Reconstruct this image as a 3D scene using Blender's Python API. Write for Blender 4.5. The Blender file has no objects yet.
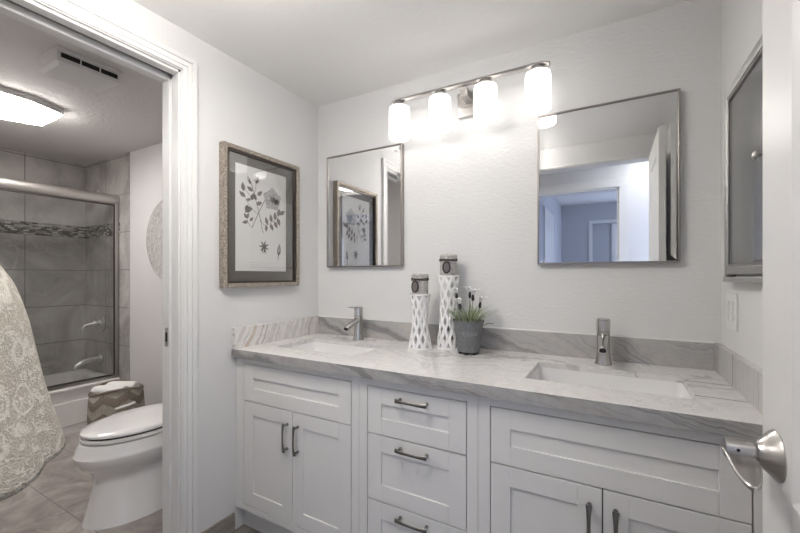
import bpy, bmesh, math, random
from mathutils import Vector, Matrix
PI = math.pi
random.seed(7)
S = bpy.context.scene
COL = S.collection

# ------------------------------------------------------------ camera, world, exposure
CAM = (1.590, -1.797, 1.228)
cd = bpy.data.cameras.new('camera'); cam = bpy.data.objects.new('camera', cd); COL.objects.link(cam)
cd.sensor_width = 36; cd.lens = 378.3 / 800 * 36; cd.shift_y = 9.5 / 800; cd.clip_start = 0.02
cam.location = CAM; cam.rotation_euler = (PI / 2, 0, math.radians(29.268)); S.camera = cam
w = bpy.data.worlds.new('world'); S.world = w; w.use_nodes = True
w.node_tree.nodes['Background'].inputs[0].default_value = (0.55, 0.68, 1.0, 1)
w.node_tree.nodes['Background'].inputs[1].default_value = 1.5
S.view_settings.view_transform = 'Standard'; S.view_settings.look = 'None'
S.view_settings.gamma = 1; S.view_settings.use_curve_mapping = False
S.view_settings.exposure = 1.34
SHADE_E = 0.9      # vanity shades
DIFF_E = 12.5       # toilet room ceiling lamp
DRUM_FILL_E = 11.0      # added drum lamp, fill for the bathroom
HALL_FILL_E = 3.5       # added hall lamp, fill from behind


def arealight(name, loc, rot, sx, sy, power, color):
    ld = bpy.data.lights.new(name, 'AREA'); ld.shape = 'RECTANGLE'; ld.size = sx; ld.size_y = sy
    ld.energy = power; ld.color = color
    o = bpy.data.objects.new(name, ld); COL.objects.link(o); o.location = loc; o.rotation_euler = rot
    return o


# cool daylight through the bedroom window
arealight('bedroom_window_daylight', (2.93, -3.4, 1.35), (0, PI / 2, 0), 1.2, 1.3, 2.2, (0.70, 0.78, 1.0))

# ------------------------------------------------------------ materials
def new_mat(name):
    m = bpy.data.materials.new(name); m.use_nodes = True
    nt = m.node_tree
    return m, nt, nt.nodes['Principled BSDF']


def N(nt, t, **kw):
    n = nt.nodes.new(t)
    for k, v in kw.items():
        if hasattr(n, k): setattr(n, k, v)
    return n


def mat(name, col, rough=.5, metal=0, bump=0, bscale=60, bstretch=None, emit=None, estr=0, spec=None, bdist=.002, coat=0,
        mottle=0, mscale=5):
    m, nt, b = new_mat(name)
    b.inputs['Base Color'].default_value = (*col, 1); b.inputs['Roughness'].default_value = rough
    b.inputs['Metallic'].default_value = metal
    if spec is not None: b.inputs['Specular IOR Level'].default_value = spec
    if coat: b.inputs['Coat Weight'].default_value = coat
    if emit: b.inputs['Emission Color'].default_value = (*emit, 1); b.inputs['Emission Strength'].default_value = estr
    g = N(nt, 'ShaderNodeNewGeometry')
    if bump:
        mp = N(nt, 'ShaderNodeMapping'); nt.links.new(g.outputs['Position'], mp.inputs[0])
        if bstretch: mp.inputs['Scale'].default_value = bstretch
        n = N(nt, 'ShaderNodeTexNoise'); n.inputs['Scale'].default_value = bscale; n.inputs['Detail'].default_value = 2
        nt.links.new(mp.outputs[0], n.inputs[0])
        bp = N(nt, 'ShaderNodeBump'); bp.inputs['Strength'].default_value = bump; bp.inputs['Distance'].default_value = bdist
        nt.links.new(n.outputs['Fac'], bp.inputs['Height']); nt.links.new(bp.outputs[0], b.inputs['Normal'])
    if mottle:
        n = N(nt, 'ShaderNodeTexNoise'); n.inputs['Scale'].default_value = mscale; n.inputs['Detail'].default_value = 4
        nt.links.new(g.outputs['Position'], n.inputs[0])
        r = N(nt, 'ShaderNodeValToRGB')
        r.color_ramp.elements[0].position = .35; r.color_ramp.elements[1].position = .65
        r.color_ramp.elements[0].color = (*[c * (1 - mottle) for c in col], 1)
        r.color_ramp.elements[1].color = (*[min(1, c * (1 + mottle)) for c in col], 1)
        nt.links.new(n.outputs['Fac'], r.inputs[0]); nt.links.new(r.outputs[0], b.inputs['Base Color'])
    return m


def math_n(nt, op, a, b=None):
    n = N(nt, 'ShaderNodeMath'); n.operation = op
    for i, v in enumerate((a, b)):
        if v is None: continue
        if isinstance(v, (int, float)): n.inputs[i].default_value = v
        else: nt.links.new(v, n.inputs[i])
    return n.outputs[0]


def ramp(nt, fac, stops):
    r = N(nt, 'ShaderNodeValToRGB'); e = r.color_ramp.elements
    while len(e) < len(stops): e.new(.5)
    for i, (p, c) in enumerate(stops): e[i].position = p; e[i].color = (*c, 1)
    nt.links.new(fac, r.inputs[0]); return r.outputs[0]


def mix(nt, fac, a, b, mode='MIX'):
    n = N(nt, 'ShaderNodeMix'); n.data_type = 'RGBA'; n.blend_type = mode
    for sock, v in ((n.inputs[0], fac), (n.inputs[6], a), (n.inputs[7], b)):
        if isinstance(v, (int, float)): sock.default_value = v
        elif isinstance(v, tuple): sock.default_value = (*v, 1)
        else: nt.links.new(v, sock)
    return n.outputs[2]


def stone_mat(name, vec_scale, base, vein, dark, warm, density=3.2, dist=2.6, lines=None, lw=.7):
    """quartzite: streaks at right angles to vec_scale, warped by noise"""
    m, nt, b = new_mat(name)
    g = N(nt, 'ShaderNodeNewGeometry')
    mp = N(nt, 'ShaderNodeMapping'); mp.vector_type = 'POINT'
    nt.links.new(g.outputs['Position'], mp.inputs[0])
    # streak coordinate
    dot = N(nt, 'ShaderNodeVectorMath'); dot.operation = 'DOT_PRODUCT'; dot.inputs[1].default_value = vec_scale
    nt.links.new(g.outputs['Position'], dot.inputs[0])
    big = N(nt, 'ShaderNodeTexNoise'); big.inputs['Scale'].default_value = 1.9; big.inputs['Detail'].default_value = 5
    big.inputs['Roughness'].default_value = .6; nt.links.new(g.outputs['Position'], big.inputs[0])
    co = math_n(nt, 'ADD', math_n(nt, 'MULTIPLY', dot.outputs['Value'], density), math_n(nt, 'MULTIPLY', big.outputs['Fac'], dist))
    n1 = N(nt, 'ShaderNodeTexNoise'); n1.noise_dimensions = '1D'; n1.inputs['Scale'].default_value = 2.2
    n1.inputs['Detail'].default_value = 5; n1.inputs['Roughness'].default_value = .65; nt.links.new(co, n1.inputs['W'])
    c = ramp(nt, n1.outputs['Fac'], [(.36, vein), (.47, base), (.56, base), (.66, warm)])
    n2 = N(nt, 'ShaderNodeTexNoise'); n2.noise_dimensions = '1D'; n2.inputs['Scale'].default_value = 5.0
    n2.inputs['Detail'].default_value = 2; nt.links.new(co, n2.inputs['W'])
    a = math_n(nt, 'ABSOLUTE', math_n(nt, 'SUBTRACT', n2.outputs['Fac'], .5))
    line = ramp(nt, a, [(0.0, (1, 1, 1)), (.02, (0, 0, 0))])
    gate = N(nt, 'ShaderNodeTexNoise'); gate.inputs['Scale'].default_value = 5; nt.links.new(g.outputs['Position'], gate.inputs[0])
    gr = ramp(nt, gate.outputs['Fac'], [(.42, (0, 0, 0)), (.58, (1, 1, 1))])
    lf = math_n(nt, 'MULTIPLY', math_n(nt, 'MULTIPLY', line, gr), lw)
    c = mix(nt, lf, c, dark)
    fine = N(nt, 'ShaderNodeTexNoise'); fine.inputs['Scale'].default_value = 35; fine.inputs['Detail'].default_value = 4
    nt.links.new(g.outputs['Position'], fine.inputs[0])
    c = mix(nt, .25, c, ramp(nt, fine.outputs['Fac'], [(.3, vein), (.7, base)]))
    if lines:       # two long straight dark veins running the length of the slab near its right end
        sx = N(nt, 'ShaderNodeSeparateXYZ'); nt.links.new(g.outputs['Position'], sx.inputs[0])
        for y0, x0 in lines:
            d = math_n(nt, 'ABSOLUTE', math_n(nt, 'SUBTRACT', math_n(nt, 'ADD', sx.outputs[1], math_n(nt, 'MULTIPLY', sx.outputs[0], .06)), y0 + .06 * 1.86))
            on = math_n(nt, 'MULTIPLY', math_n(nt, 'LESS_THAN', d, .0032), math_n(nt, 'GREATER_THAN', sx.outputs[0], x0))
            c = mix(nt, math_n(nt, 'MULTIPLY', on, .9), c, (.12, .115, .11))
    nt.links.new(c, b.inputs['Base Color']); b.inputs['Roughness'].default_value = .16
    return m


def tile_mat(name, ax, h0, hstep, hdir, v0, vstep, base, dark, light, grout, rough=.25, gw=.003, scale=2.0):
    """large tiles: grout lines every hstep along axis hdir from h0 and every vstep along z (or ax[1])"""
    m, nt, b = new_mat(name)
    g = N(nt, 'ShaderNodeNewGeometry'); sx = N(nt, 'ShaderNodeSeparateXYZ'); nt.links.new(g.outputs['Position'], sx.inputs[0])
    def gl(o, s0, st):
        f = math_n(nt, 'FRACT', math_n(nt, 'DIVIDE', math_n(nt, 'SUBTRACT', o, s0 - 50 * st), st))
        e = math_n(nt, 'MINIMUM', f, math_n(nt, 'SUBTRACT', 1.0, f))
        return math_n(nt, 'LESS_THAN', e, gw / st / 1.0)
    gg = math_n(nt, 'MAXIMUM', gl(sx.outputs[hdir], h0, hstep), gl(sx.outputs[ax], v0, vstep))
    n = N(nt, 'ShaderNodeTexNoise'); n.inputs['Scale'].default_value = scale; n.inputs['Detail'].default_value = 7
    n.inputs['Roughness'].default_value = .62; n.inputs['Distortion'].default_value = 1.2
    nt.links.new(g.outputs['Position'], n.inputs[0])
    c = ramp(nt, n.outputs['Fac'], [(.3, dark), (.5, base), (.72, light)])
    v = N(nt, 'ShaderNodeTexNoise'); v.inputs['Scale'].default_value = scale * .8; v.inputs['Detail'].default_value = 3
    v.inputs['Distortion'].default_value = 2.5; nt.links.new(g.outputs['Position'], v.inputs[0])
    a = math_n(nt, 'ABSOLUTE', math_n(nt, 'SUBTRACT', v.outputs['Fac'], .5))
    ln = ramp(nt, a, [(0, (1, 1, 1)), (.012, (0, 0, 0))])
    c = mix(nt, math_n(nt, 'MULTIPLY', ln, .4), c, light)
    c = mix(nt, gg, c, grout)
    nt.links.new(c, b.inputs['Base Color']); b.inputs['Roughness'].default_value = rough
    return m


def plank_mat(name, c0, c1, along=0, across=1):
    m, nt, b = new_mat(name)
    g = N(nt, 'ShaderNodeNewGeometry'); mp = N(nt, 'ShaderNodeMapping'); nt.links.new(g.outputs['Position'], mp.inputs[0])
    sc = [14, 14, 14]; sc[along] = 1.5; mp.inputs['Scale'].default_value = sc
    n = N(nt, 'ShaderNodeTexNoise'); n.inputs['Scale'].default_value = 3; n.inputs['Detail'].default_value = 5
    nt.links.new(mp.outputs[0], n.inputs[0])
    c = ramp(nt, n.outputs['Fac'], [(.35, c0), (.65, c1)])
    sx = N(nt, 'ShaderNodeSeparateXYZ'); nt.links.new(g.outputs['Position'], sx.inputs[0])
    f = math_n(nt, 'FRACT', math_n(nt, 'MULTIPLY', math_n(nt, 'ADD', sx.outputs[across], 20.03), 1 / .15))
    c = mix(nt, math_n(nt, 'LESS_THAN', f, .02), c, (.06, .055, .05))
    nt.links.new(c, b.inputs['Base Color']); b.inputs['Roughness'].default_value = .4
    return m


def glass_mat(name, tint=(1, 1, 1), refl=.08, rough=0.0):
    """thin pane: straight-through transmission plus fresnel reflection"""
    m = bpy.data.materials.new(name); m.use_nodes = True; nt = m.node_tree
    for n in list(nt.nodes): nt.nodes.remove(n)
    o = N(nt, 'ShaderNodeOutputMaterial'); t = N(nt, 'ShaderNodeBsdfTransparent'); t.inputs[0].default_value = (*tint, 1)
    gl = N(nt, 'ShaderNodeBsdfGlossy'); gl.inputs['Roughness'].default_value = rough
    fr = N(nt, 'ShaderNodeLayerWeight'); fr.inputs['Blend'].default_value = .3
    mul = math_n(nt, 'ADD', math_n(nt, 'MULTIPLY', fr.outputs['Fresnel'], .35), refl * .3)
    mx = N(nt, 'ShaderNodeMixShader'); nt.links.new(mul, mx.inputs[0]); nt.links.new(t.outputs[0], mx.inputs[1]); nt.links.new(gl.outputs[0], mx.inputs[2])
    nt.links.new(mx.outputs[0], o.inputs[0]); return m


M = {}
M['wall'] = mat('painted_wall', (.70, .695, .69), .75, bump=.35, bscale=70, bdist=.002)
M['wall_tex'] = mat('textured_wall', (.70, .695, .685), .6, bump=.5, bscale=42, bstretch=(1, 1, 2.0), bdist=.0035)
M['ceil'] = mat('ceiling_paint', (.84, .83, .815), .85, bump=.3, bscale=45, bdist=.003)
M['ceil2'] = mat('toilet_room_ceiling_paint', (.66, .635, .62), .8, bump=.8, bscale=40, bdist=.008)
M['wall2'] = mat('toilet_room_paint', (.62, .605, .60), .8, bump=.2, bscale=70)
M['trim'] = mat('white_trim_paint', (.74, .735, .725), .4)
M['door'] = mat('white_door_paint', (.70, .69, .68), .4)
M['cab'] = mat('cabinet_white_paint', (.74, .725, .705), .38)
M['gap'] = mat('cabinet_gap_shade', (.06, .055, .05), .8)  # near-black colour for the shade in the cabinet gaps
M['stone'] = stone_mat('quartzite_top', (.10, 1.0, .35), (.76, .745, .73), (.50, .485, .475), (.27, .26, .26), (.62, .58, .54), 2.2, 2.2, lw=.45,
                       lines=[(-.235, 1.79), (-.415, 1.79)])
M['stone_edge_shaded'] = stone_mat('quartzite_edge_shaded', (.35, .2, 1.6), (.42, .41, .40), (.22, .21, .205), (.10, .1, .1), (.40, .375, .35), 4.5, 1.6)  # veined stone darkened to hold the front edge's shade
M['stone_back'] = stone_mat('quartzite_splash', (.55, .3, 1.2), (.46, .45, .44), (.24, .23, .228), (.10, .10, .10), (.52, .48, .44), 4.2, 1.7)
M['stone_left'] = stone_mat('quartzite_left_splash', (0, 1.3, -.5), (.74, .72, .70), (.36, .33, .31), (.25, .24, .23), (.56, .46, .39), 4.2, 1.0)
M['stone_right'] = stone_mat('quartzite_right_splash', (0, 1.3, 0.02), (.60, .585, .57), (.44, .43, .42), (.15, .14, .14), (.52, .49, .46), 6.0, .25,
                             lines=[(-.25, 1.0)])
M['porcelain'] = mat('porcelain', (.80, .79, .78), .1, coat=.5)
M['sink'] = mat('sink_ceramic', (.84, .83, .82), .12)
M['chrome'] = mat('brushed_nickel', (.52, .51, .49), .22, 1)
M['nickel'] = mat('satin_nickel', (.50, .48, .46), .3, 1)
M['rail'] = mat('matte_nickel_rail', (.60, .57, .545), .42, 1)
M['bright_chrome'] = mat('bright_chrome', (.85, .84, .83), .3, 1)
M['pewter'] = mat('pewter', (.21, .20, .185), .33, .85)
M['mirror'] = mat('mirror_silver', (.90, .905, .905), .0, 1)
M['mframe'] = mat('mirror_frame_metal', (.36, .33, .31), .3, 1)
M['hammered'] = mat('hammered_silver_frame', (.40, .40, .395), .35, .9, bump=.7, bscale=120, bdist=.004)
M['champagne'] = mat('champagne_leaf_frame', (.36, .315, .265), .5, .45, bump=1, bscale=190, bdist=.004, mottle=.45, mscale=160)
M['frame_side'] = mat('frame_bronze_inner', (.07, .055, .045), .35, .5)
M['matboard'] = mat('taupe_mat_board', (.125, .112, .095), .7)
M['paper'] = mat('print_paper', (.74, .735, .72), .8)
M['ink'] = mat('grey_brown_ink', (.20, .175, .165), .9, mottle=.4, mscale=180)
M['ink_light'] = mat('pale_grey_ink', (.44, .43, .43), .9, mottle=.3, mscale=130)
M['ink_line'] = mat('ink_outline', (.12, .11, .10), .9)
M['glass'] = glass_mat('clear_picture_glass', (1, 1, 1), .05)
M['shower_glass'] = glass_mat('shower_glass', (.93, .935, .93), .08)
M['glow'] = mat('frosted_lit_glass', (.85, .85, .85), .4, emit=(1, .965, .92), estr=SHADE_E)
M['bulb'] = mat('lit_bulb', (.85, .85, .85), .4, emit=(1, .95, .88), estr=SHADE_E * 5)
M['glow2'] = mat('lit_acrylic_diffuser', (.85, .85, .85), .4, emit=(1, .96, .93), estr=DIFF_E)
M['glow3'] = mat('added_hall_glow', (.85, .85, .85), .4, emit=(1, .965, .92), estr=HALL_FILL_E)
M['glow4'] = mat('added_drum_glow', (.85, .85, .85), .4, emit=(1, .965, .92), estr=DRUM_FILL_E)
M['white_plastic'] = mat('white_plastic', (.74, .73, .72), .4)
M['black'] = mat('dark_void', (.01, .01, .01), .9)
M['tub'] = mat('tub_enamel', (.72, .70, .68), .15)
M['tile'] = tile_mat('shower_tile', 2, -.549, .61, 1, .631, .325, (.40, .38, .36), (.25, .24, .23), (.56, .535, .51), (.17, .16, .155), .2, scale=1.9)
M['tile_end'] = tile_mat('shower_end_tile', 2, -2.38, .61, 0, .631, .325, (.40, .38, .36), (.25, .24, .23), (.56, .535, .51), (.22, .21, .2), .25, scale=1.9)
M['floor2'] = tile_mat('toilet_floor_tile', 1, -.93, .61, 0, -.62, .305, (.33, .295, .275), (.21, .185, .17), (.50, .465, .44), (.15, .14, .13), .3, gw=.002, scale=4.5)
M['floor'] = plank_mat('grey_wood_look_floor', (.12, .105, .09), (.20, .18, .155), 1, 0)
M['base'] = plank_mat('wood_look_base_tile', (.17, .15, .125), (.32, .29, .25), 1, 0)
M['hall_floor'] = plank_mat('hall_floor', (.22, .19, .16), (.3, .27, .23), 0, 1)
M['bedroom'] = mat('bedroom_wall', (.50, .51, .54), .8)
M['ceramic'] = mat('white_glazed_ceramic', (.86, .85, .84), .15)
M['candle'] = mat('grey_burlap_wrap', (.46, .44, .42), .9, bump=.5, bscale=260, mottle=.25, mscale=90)
M['candle_top'] = mat('grey_wax_lid', (.50, .48, .46), .8)
M['twine'] = mat('dark_twine', (.05, .042, .04), .8)
M['tag'] = mat('dark_oval_tag', (.03, .025, .025), .4)
M['tag_face'] = mat('grey_tag_face', (.14, .125, .12), .5)
M['pot'] = mat('grey_pot_glaze', (.165, .168, .172), .6, mottle=.12, mscale=70)
M['pot_mark'] = mat('pale_embossed_mark', (.40, .40, .405), .7)
M['grass'] = mat('faux_grass', (.20, .26, .12), .55, mottle=.5, mscale=60)
M['grass_light'] = mat('faux_leaf_pale', (.45, .50, .34), .55)
M['petal'] = mat('white_petal', (.82, .81, .80), .6)
M['bud'] = mat('dark_purple_bud', (.022, .015, .022), .6)
M['stem'] = mat('flower_stem', (.16, .19, .10), .6)
M['soil'] = mat('moss_soil', (.08, .08, .05), .95, bump=1, bscale=150)
M['rolled_towel'] = mat('white_towel', (.74, .73, .71), .95, bump=.8, bscale=220, bdist=.004)
M['seat_shade'] = mat('seat_gap_shade', (.03, .028, .026), .7)  # shade in the toilet seat gaps, painted black


def towel_mat():
    m, nt, b = new_mat('beige_damask_terry')
    tc = N(nt, 'ShaderNodeTexCoord'); mp = N(nt, 'ShaderNodeMapping'); nt.links.new(tc.outputs['UV'], mp.inputs[0])
    def nz(sc, det=3, dis=0):
        n = N(nt, 'ShaderNodeTexNoise'); n.inputs['Scale'].default_value = sc; n.inputs['Detail'].default_value = det
        n.inputs['Distortion'].default_value = dis; nt.links.new(mp.outputs[0], n.inputs[0]); return n.outputs['Fac']
    # damask: rings of medallions and scroll lines
    v = N(nt, 'ShaderNodeTexVoronoi'); v.inputs['Scale'].default_value = 7.5; v.inputs['Randomness'].default_value = .55
    wob = N(nt, 'ShaderNodeTexNoise'); wob.inputs['Scale'].default_value = 9; nt.links.new(mp.outputs[0], wob.inputs[0])
    add = N(nt, 'ShaderNodeVectorMath'); add.operation = 'MULTIPLY_ADD'; add.inputs[1].default_value = (.07, .07, 0)
    nt.links.new(wob.outputs['Color'], add.inputs[0]); nt.links.new(mp.outputs[0], add.inputs[2]); nt.links.new(add.outputs[0], v.inputs[0])
    ring = math_n(nt, 'ABSOLUTE', math_n(nt, 'SUBTRACT', v.outputs['Distance'], .40))
    ring = ramp(nt, ring, [(.025, (1, 1, 1)), (.05, (0, 0, 0))])
    a = math_n(nt, 'ABSOLUTE', math_n(nt, 'SUBTRACT', nz(30, 2, 1.0), .5)); scroll = ramp(nt, a, [(.02, (1, 1, 1)), (.045, (0, 0, 0))])
    blob = ramp(nt, nz(20, 3, .6), [(.54, (0, 0, 0)), (.60, (1, 1, 1))])
    pat = math_n(nt, 'MAXIMUM', math_n(nt, 'MAXIMUM', ring, scroll), blob)
    fuzz = nz(130, 2); pat2 = math_n(nt, 'MULTIPLY', pat, math_n(nt, 'ADD', .55, math_n(nt, 'MULTIPLY', fuzz, .8)))
    c = mix(nt, pat2, (.44, .40, .34), (.70, .67, .61))
    c = mix(nt, .3, c, ramp(nt, fuzz, [(.3, (.40, .36, .30)), (.7, (.68, .64, .57))]))
    nt.links.new(c, b.inputs['Base Color']); b.inputs['Roughness'].default_value = .95
    bp = N(nt, 'ShaderNodeBump'); bp.inputs['Strength'].default_value = .9; bp.inputs['Distance'].default_value = .006
    nt.links.new(math_n(nt, 'ADD', math_n(nt, 'MULTIPLY', pat, .25), math_n(nt, 'MULTIPLY', fuzz, .8)), bp.inputs['Height'])
    nt.links.new(bp.outputs[0], b.inputs['Normal']); return m


M['towel'] = towel_mat()


def mosaic_mat():
    m, nt, b = new_mat('stone_mosaic')
    g = N(nt, 'ShaderNodeNewGeometry'); sx = N(nt, 'ShaderNodeSeparateXYZ'); nt.links.new(g.outputs['Position'], sx.inputs[0])
    cb = N(nt, 'ShaderNodeCombineXYZ'); nt.links.new(math_n(nt, 'ADD', sx.outputs[0], sx.outputs[1]), cb.inputs[0]); nt.links.new(sx.outputs[2], cb.inputs[1])
    br = N(nt, 'ShaderNodeTexBrick'); nt.links.new(cb.outputs[0], br.inputs[0])
    br.inputs['Scale'].default_value = 1; br.inputs['Brick Width'].default_value = .038; br.inputs['Row Height'].default_value = .0132
    br.inputs['Mortar Size'].default_value = .0012; br.inputs['Bias'].default_value = -.1
    br.inputs['Color1'].default_value = (.05, .045, .042, 1); br.inputs['Color2'].default_value = (.55, .53, .50, 1)
    br.inputs['Mortar'].default_value = (.14, .13, .12, 1)
    nt.links.new(br.outputs['Color'], b.inputs['Base Color']); b.inputs['Roughness'].default_value = .25
    return m


M['mosaic'] = mosaic_mat()


def basket_mat():
    m, nt, b = new_mat('woven_seagrass')
    tc = N(nt, 'ShaderNodeTexCoord'); sx = N(nt, 'ShaderNodeSeparateXYZ'); nt.links.new(tc.outputs['UV'], sx.inputs[0])
    z = sx.outputs[1]; ang = sx.outputs[0]
    zig = math_n(nt, 'PINGPONG', math_n(nt, 'MULTIPLY', ang, 7.0), .5)
    band = math_n(nt, 'FRACT', math_n(nt, 'ADD', math_n(nt, 'MULTIPLY', z, 3.4), math_n(nt, 'MULTIPLY', zig, .7)))
    c = ramp(nt, band, [(.0, (.27, .225, .18)), (.44, (.30, .25, .20)), (.5, (.58, .53, .46)), (.94, (.52, .47, .40)), (1, (.27, .225, .18))])
    nt.links.new(c, b.inputs['Base Color']); b.inputs['Roughness'].default_value = .85
    w1 = N(nt, 'ShaderNodeTexWave'); w1.inputs['Scale'].default_value = 14; w1.bands_direction = 'Y'; nt.links.new(tc.outputs['UV'], w1.inputs[0])
    w2 = N(nt, 'ShaderNodeTexWave'); w2.inputs['Scale'].default_value = 28; w2.bands_direction = 'X'; nt.links.new(tc.outputs['UV'], w2.inputs[0])
    bp = N(nt, 'ShaderNodeBump'); bp.inputs['Strength'].default_value = 1; bp.inputs['Distance'].default_value = .012
    nt.links.new(math_n(nt, 'MULTIPLY', w1.outputs['Fac'], w2.outputs['Fac']), bp.inputs['Height']); nt.links.new(bp.outputs[0], b.inputs['Normal'])
    return m


M['basket'] = basket_mat()

# ------------------------------------------------------------ mesh helpers
def B(): return bmesh.new()


def bx(bm, x0, x1, y0, y1, z0, z1):
    vs = [bm.verts.new(p) for p in ((x0, y0, z0), (x1, y0, z0), (x1, y1, z0), (x0, y1, z0), (x0, y0, z1), (x1, y0, z1), (x1, y1, z1), (x0, y1, z1))]
    for f in ((0, 3, 2, 1), (4, 5, 6, 7), (0, 1, 5, 4), (1, 2, 6, 5), (2, 3, 7, 6), (3, 0, 4, 7)): bm.faces.new([vs[i] for i in f])
    return bm


def loft(bm, rings, cap0=True, cap1=True, closed=True):
    rs = [[bm.verts.new(p) for p in r] for r in rings]
    n = len(rs[0])
    for a, b in zip(rs, rs[1:]):
        for i in range(n if closed else n - 1):
            j = (i + 1) % n
            bm.faces.new((a[i], a[j], b[j], b[i]))
    if cap0: bm.faces.new(list(reversed(rs[0])))
    if cap1: bm.faces.new(rs[-1])
    return rs


def basis(d):
    d = Vector(d).normalized(); up = Vector((0, 0, 1)) if abs(d.z) < .95 else Vector((1, 0, 0))
    a = d.cross(up).normalized(); return a, a.cross(d).normalized()


def tube(bm, pts, rad, seg=10, flat=1.0, closed=False, up=None):
    """swept tube; rad number or list; flat squashes the second cross axis"""
    pts = [Vector(p) for p in pts]; n = len(pts)
    rs = rad if isinstance(rad, (list, tuple)) else [rad] * n
    rings = []; pa = None
    for i, p in enumerate(pts):
        if closed: d = pts[(i + 1) % n] - pts[i - 1]
        else: d = pts[min(i + 1, n - 1)] - pts[max(i - 1, 0)]
        d.normalize()
        if up is not None: a = d.cross(Vector(up)).normalized()
        elif pa is None: a = basis(d)[0]
        else: a = (pa - d * pa.dot(d)).normalized()
        pa = a; b = a.cross(d).normalized()
        rings.append([p + a * rs[i] * math.cos(2 * PI * k / seg) + b * rs[i] * flat * math.sin(2 * PI * k / seg) for k in range(seg)])
    if closed:
        rings.append(rings[0]); rr = [[bm.verts.new(q) for q in r] for r in rings[:-1]]; rr.append(rr[0])
        for a, b in zip(rr, rr[1:]):
            for i in range(seg): bm.faces.new((a[i], a[(i + 1) % seg], b[(i + 1) % seg], b[i]))
    else: loft(bm, rings)
    return bm


def lathe(bm, prof, c=(0, 0, 0), axis=(0, 0, 1), seg=32, cap=True, sq=1.0):
    """prof: list of (r, h) along axis from c"""
    ax = Vector(axis).normalized(); a, b = basis(ax); c = Vector(c)
    rings = [[c + ax * h + (a * math.cos(2 * PI * k / seg) + b * sq * math.sin(2 * PI * k / seg)) * max(r, 1e-4) for k in range(seg)] for r, h in prof]
    loft(bm, rings, cap, cap); return bm


def prism(bm, poly, off):
    """extrude a 3D polygon by vector off"""
    off = Vector(off); a = [bm.verts.new(p) for p in poly]; b = [bm.verts.new(Vector(p) + off) for p in poly]
    n = len(a); bm.faces.new(list(reversed(a))); bm.faces.new(b)
    for i in range(n): bm.faces.new((a[i], a[(i + 1) % n], b[(i + 1) % n], b[i]))
    return bm


ORG = {}


def obj(name, bm, m, parent=None, smooth=False, bevel=0, bseg=2, label=None, org=None, solid=0, sub=0):
    bmesh.ops.recalc_face_normals(bm, faces=bm.faces)
    me = bpy.data.meshes.new(name)
    if parent is not None: o0 = ORG[parent.name]
    elif org is not None: o0 = Vector(org)
    else:
        xs = [v.co for v in bm.verts]
        o0 = Vector(((min(v.x for v in xs) + max(v.x for v in xs)) / 2, (min(v.y for v in xs) + max(v.y for v in xs)) / 2, min(v.z for v in xs)))
    for v in bm.verts: v.co -= o0
    bm.to_mesh(me); bm.free()
    o = bpy.data.objects.new(name, me); COL.objects.link(o)
    for mm in (m if isinstance(m, list) else [m]): me.materials.append(mm)
    ORG[o.name] = o0.copy()
    if parent is not None: o.parent = parent
    else: o.location = o0
    if smooth:
        me.polygons.foreach_set('use_smooth', [True] * len(me.polygons))
        if smooth != 'all':
            try: me.set_sharp_from_angle(angle=math.radians(38))
            except Exception: pass
    if sub: s_ = o.modifiers.new('sub', 'SUBSURF'); s_.levels = sub; s_.render_levels = sub
    if solid: s_ = o.modifiers.new('solid', 'SOLIDIFY'); s_.thickness = solid; s_.offset = 0
    if bevel: b_ = o.modifiers.new('bevel', 'BEVEL'); b_.width = bevel; b_.segments = bseg; b_.limit_method = 'ANGLE'; b_.angle_limit = math.radians(40)
    if label: o['label'] = label
    return o


def thing(name, label, cat, loc, group=None):
    o = bpy.data.objects.new(name, None); COL.objects.link(o); o.location = loc; o.empty_display_size = .05
    ORG[o.name] = Vector(loc); o['label'] = label; o['category'] = cat
    if group: o['group'] = group
    return o


def tag(o, label, cat, group=None, kind=None):
    if label: o['label'] = label
    if cat: o['category'] = cat
    if group: o['group'] = group
    if kind: o['kind'] = kind
    return o


def struct(name, bm, m, parent=None, **kw):
    o = obj(name, bm, m, parent, **kw)
    if parent is None: o['kind'] = 'structure'
    return o


def box(x0, x1, y0, y1, z0, z1): return bx(B(), x0, x1, y0, y1, z0, z1)


# ------------------------------------------------------------ the setting
H = 2.276; W = 1.941; T = .12
YE = -1.58                # entry wall face
DJ0, DJ1 = -1.478, -.865   # toilet room doorway between jambs
HB = 2.088                 # its head
XT = -2.77                # far tiled wall
XR = -2.13                # tub front
b = B(); bx(b, -T, 0, DJ1 + .02, 0.12, 0, H); bx(b, -T, 0, -2.32, DJ0 - .02, 0, H); bx(b, -T, 0, DJ0 - .02, DJ1 + .02, HB + .02, H)
struct('wall_left', b, M['wall'])
b = B(); bx(b, 0, W + T, 0, .12, 0, H)
struct('wall_back', b, M['wall_tex'])
struct('wall_right', box(W, W + T, -1.70, 0, 0, H), M['wall'])
b = B(); bx(b, 0, .545, YE - .115, YE, 0, H); bx(b, 1.872, W, YE - .115, YE, 0, H); bx(b, .545, 1.872, YE - .115, YE, 2.11, H)
struct('wall_entry', b, M['wall'])
b = B(); bx(b, 0, W + 1.2, YE, .12, H, H + .1); bx(b, 0, 3.1, -2.2, YE, H, H + .1)
struct('ceiling', b, M['ceil'])
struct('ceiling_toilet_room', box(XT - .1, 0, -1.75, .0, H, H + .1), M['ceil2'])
struct('floor', box(-.02, W, YE - .06, 0, -.05, 0), M['floor'])
struct('floor_toilet_room', box(XT - .1, -.02, -1.75, 0, -.05, 0), M['floor2'])
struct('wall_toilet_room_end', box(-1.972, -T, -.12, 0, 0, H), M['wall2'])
struct('wall_shower_end', box(XT, -1.972, -.125, 0, 0, H), M['tile_end'])
b = B(); bx(b, XT - .1, XT, -1.75, 0, 0, H); struct('wall_shower', b, M['tile'])
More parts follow.
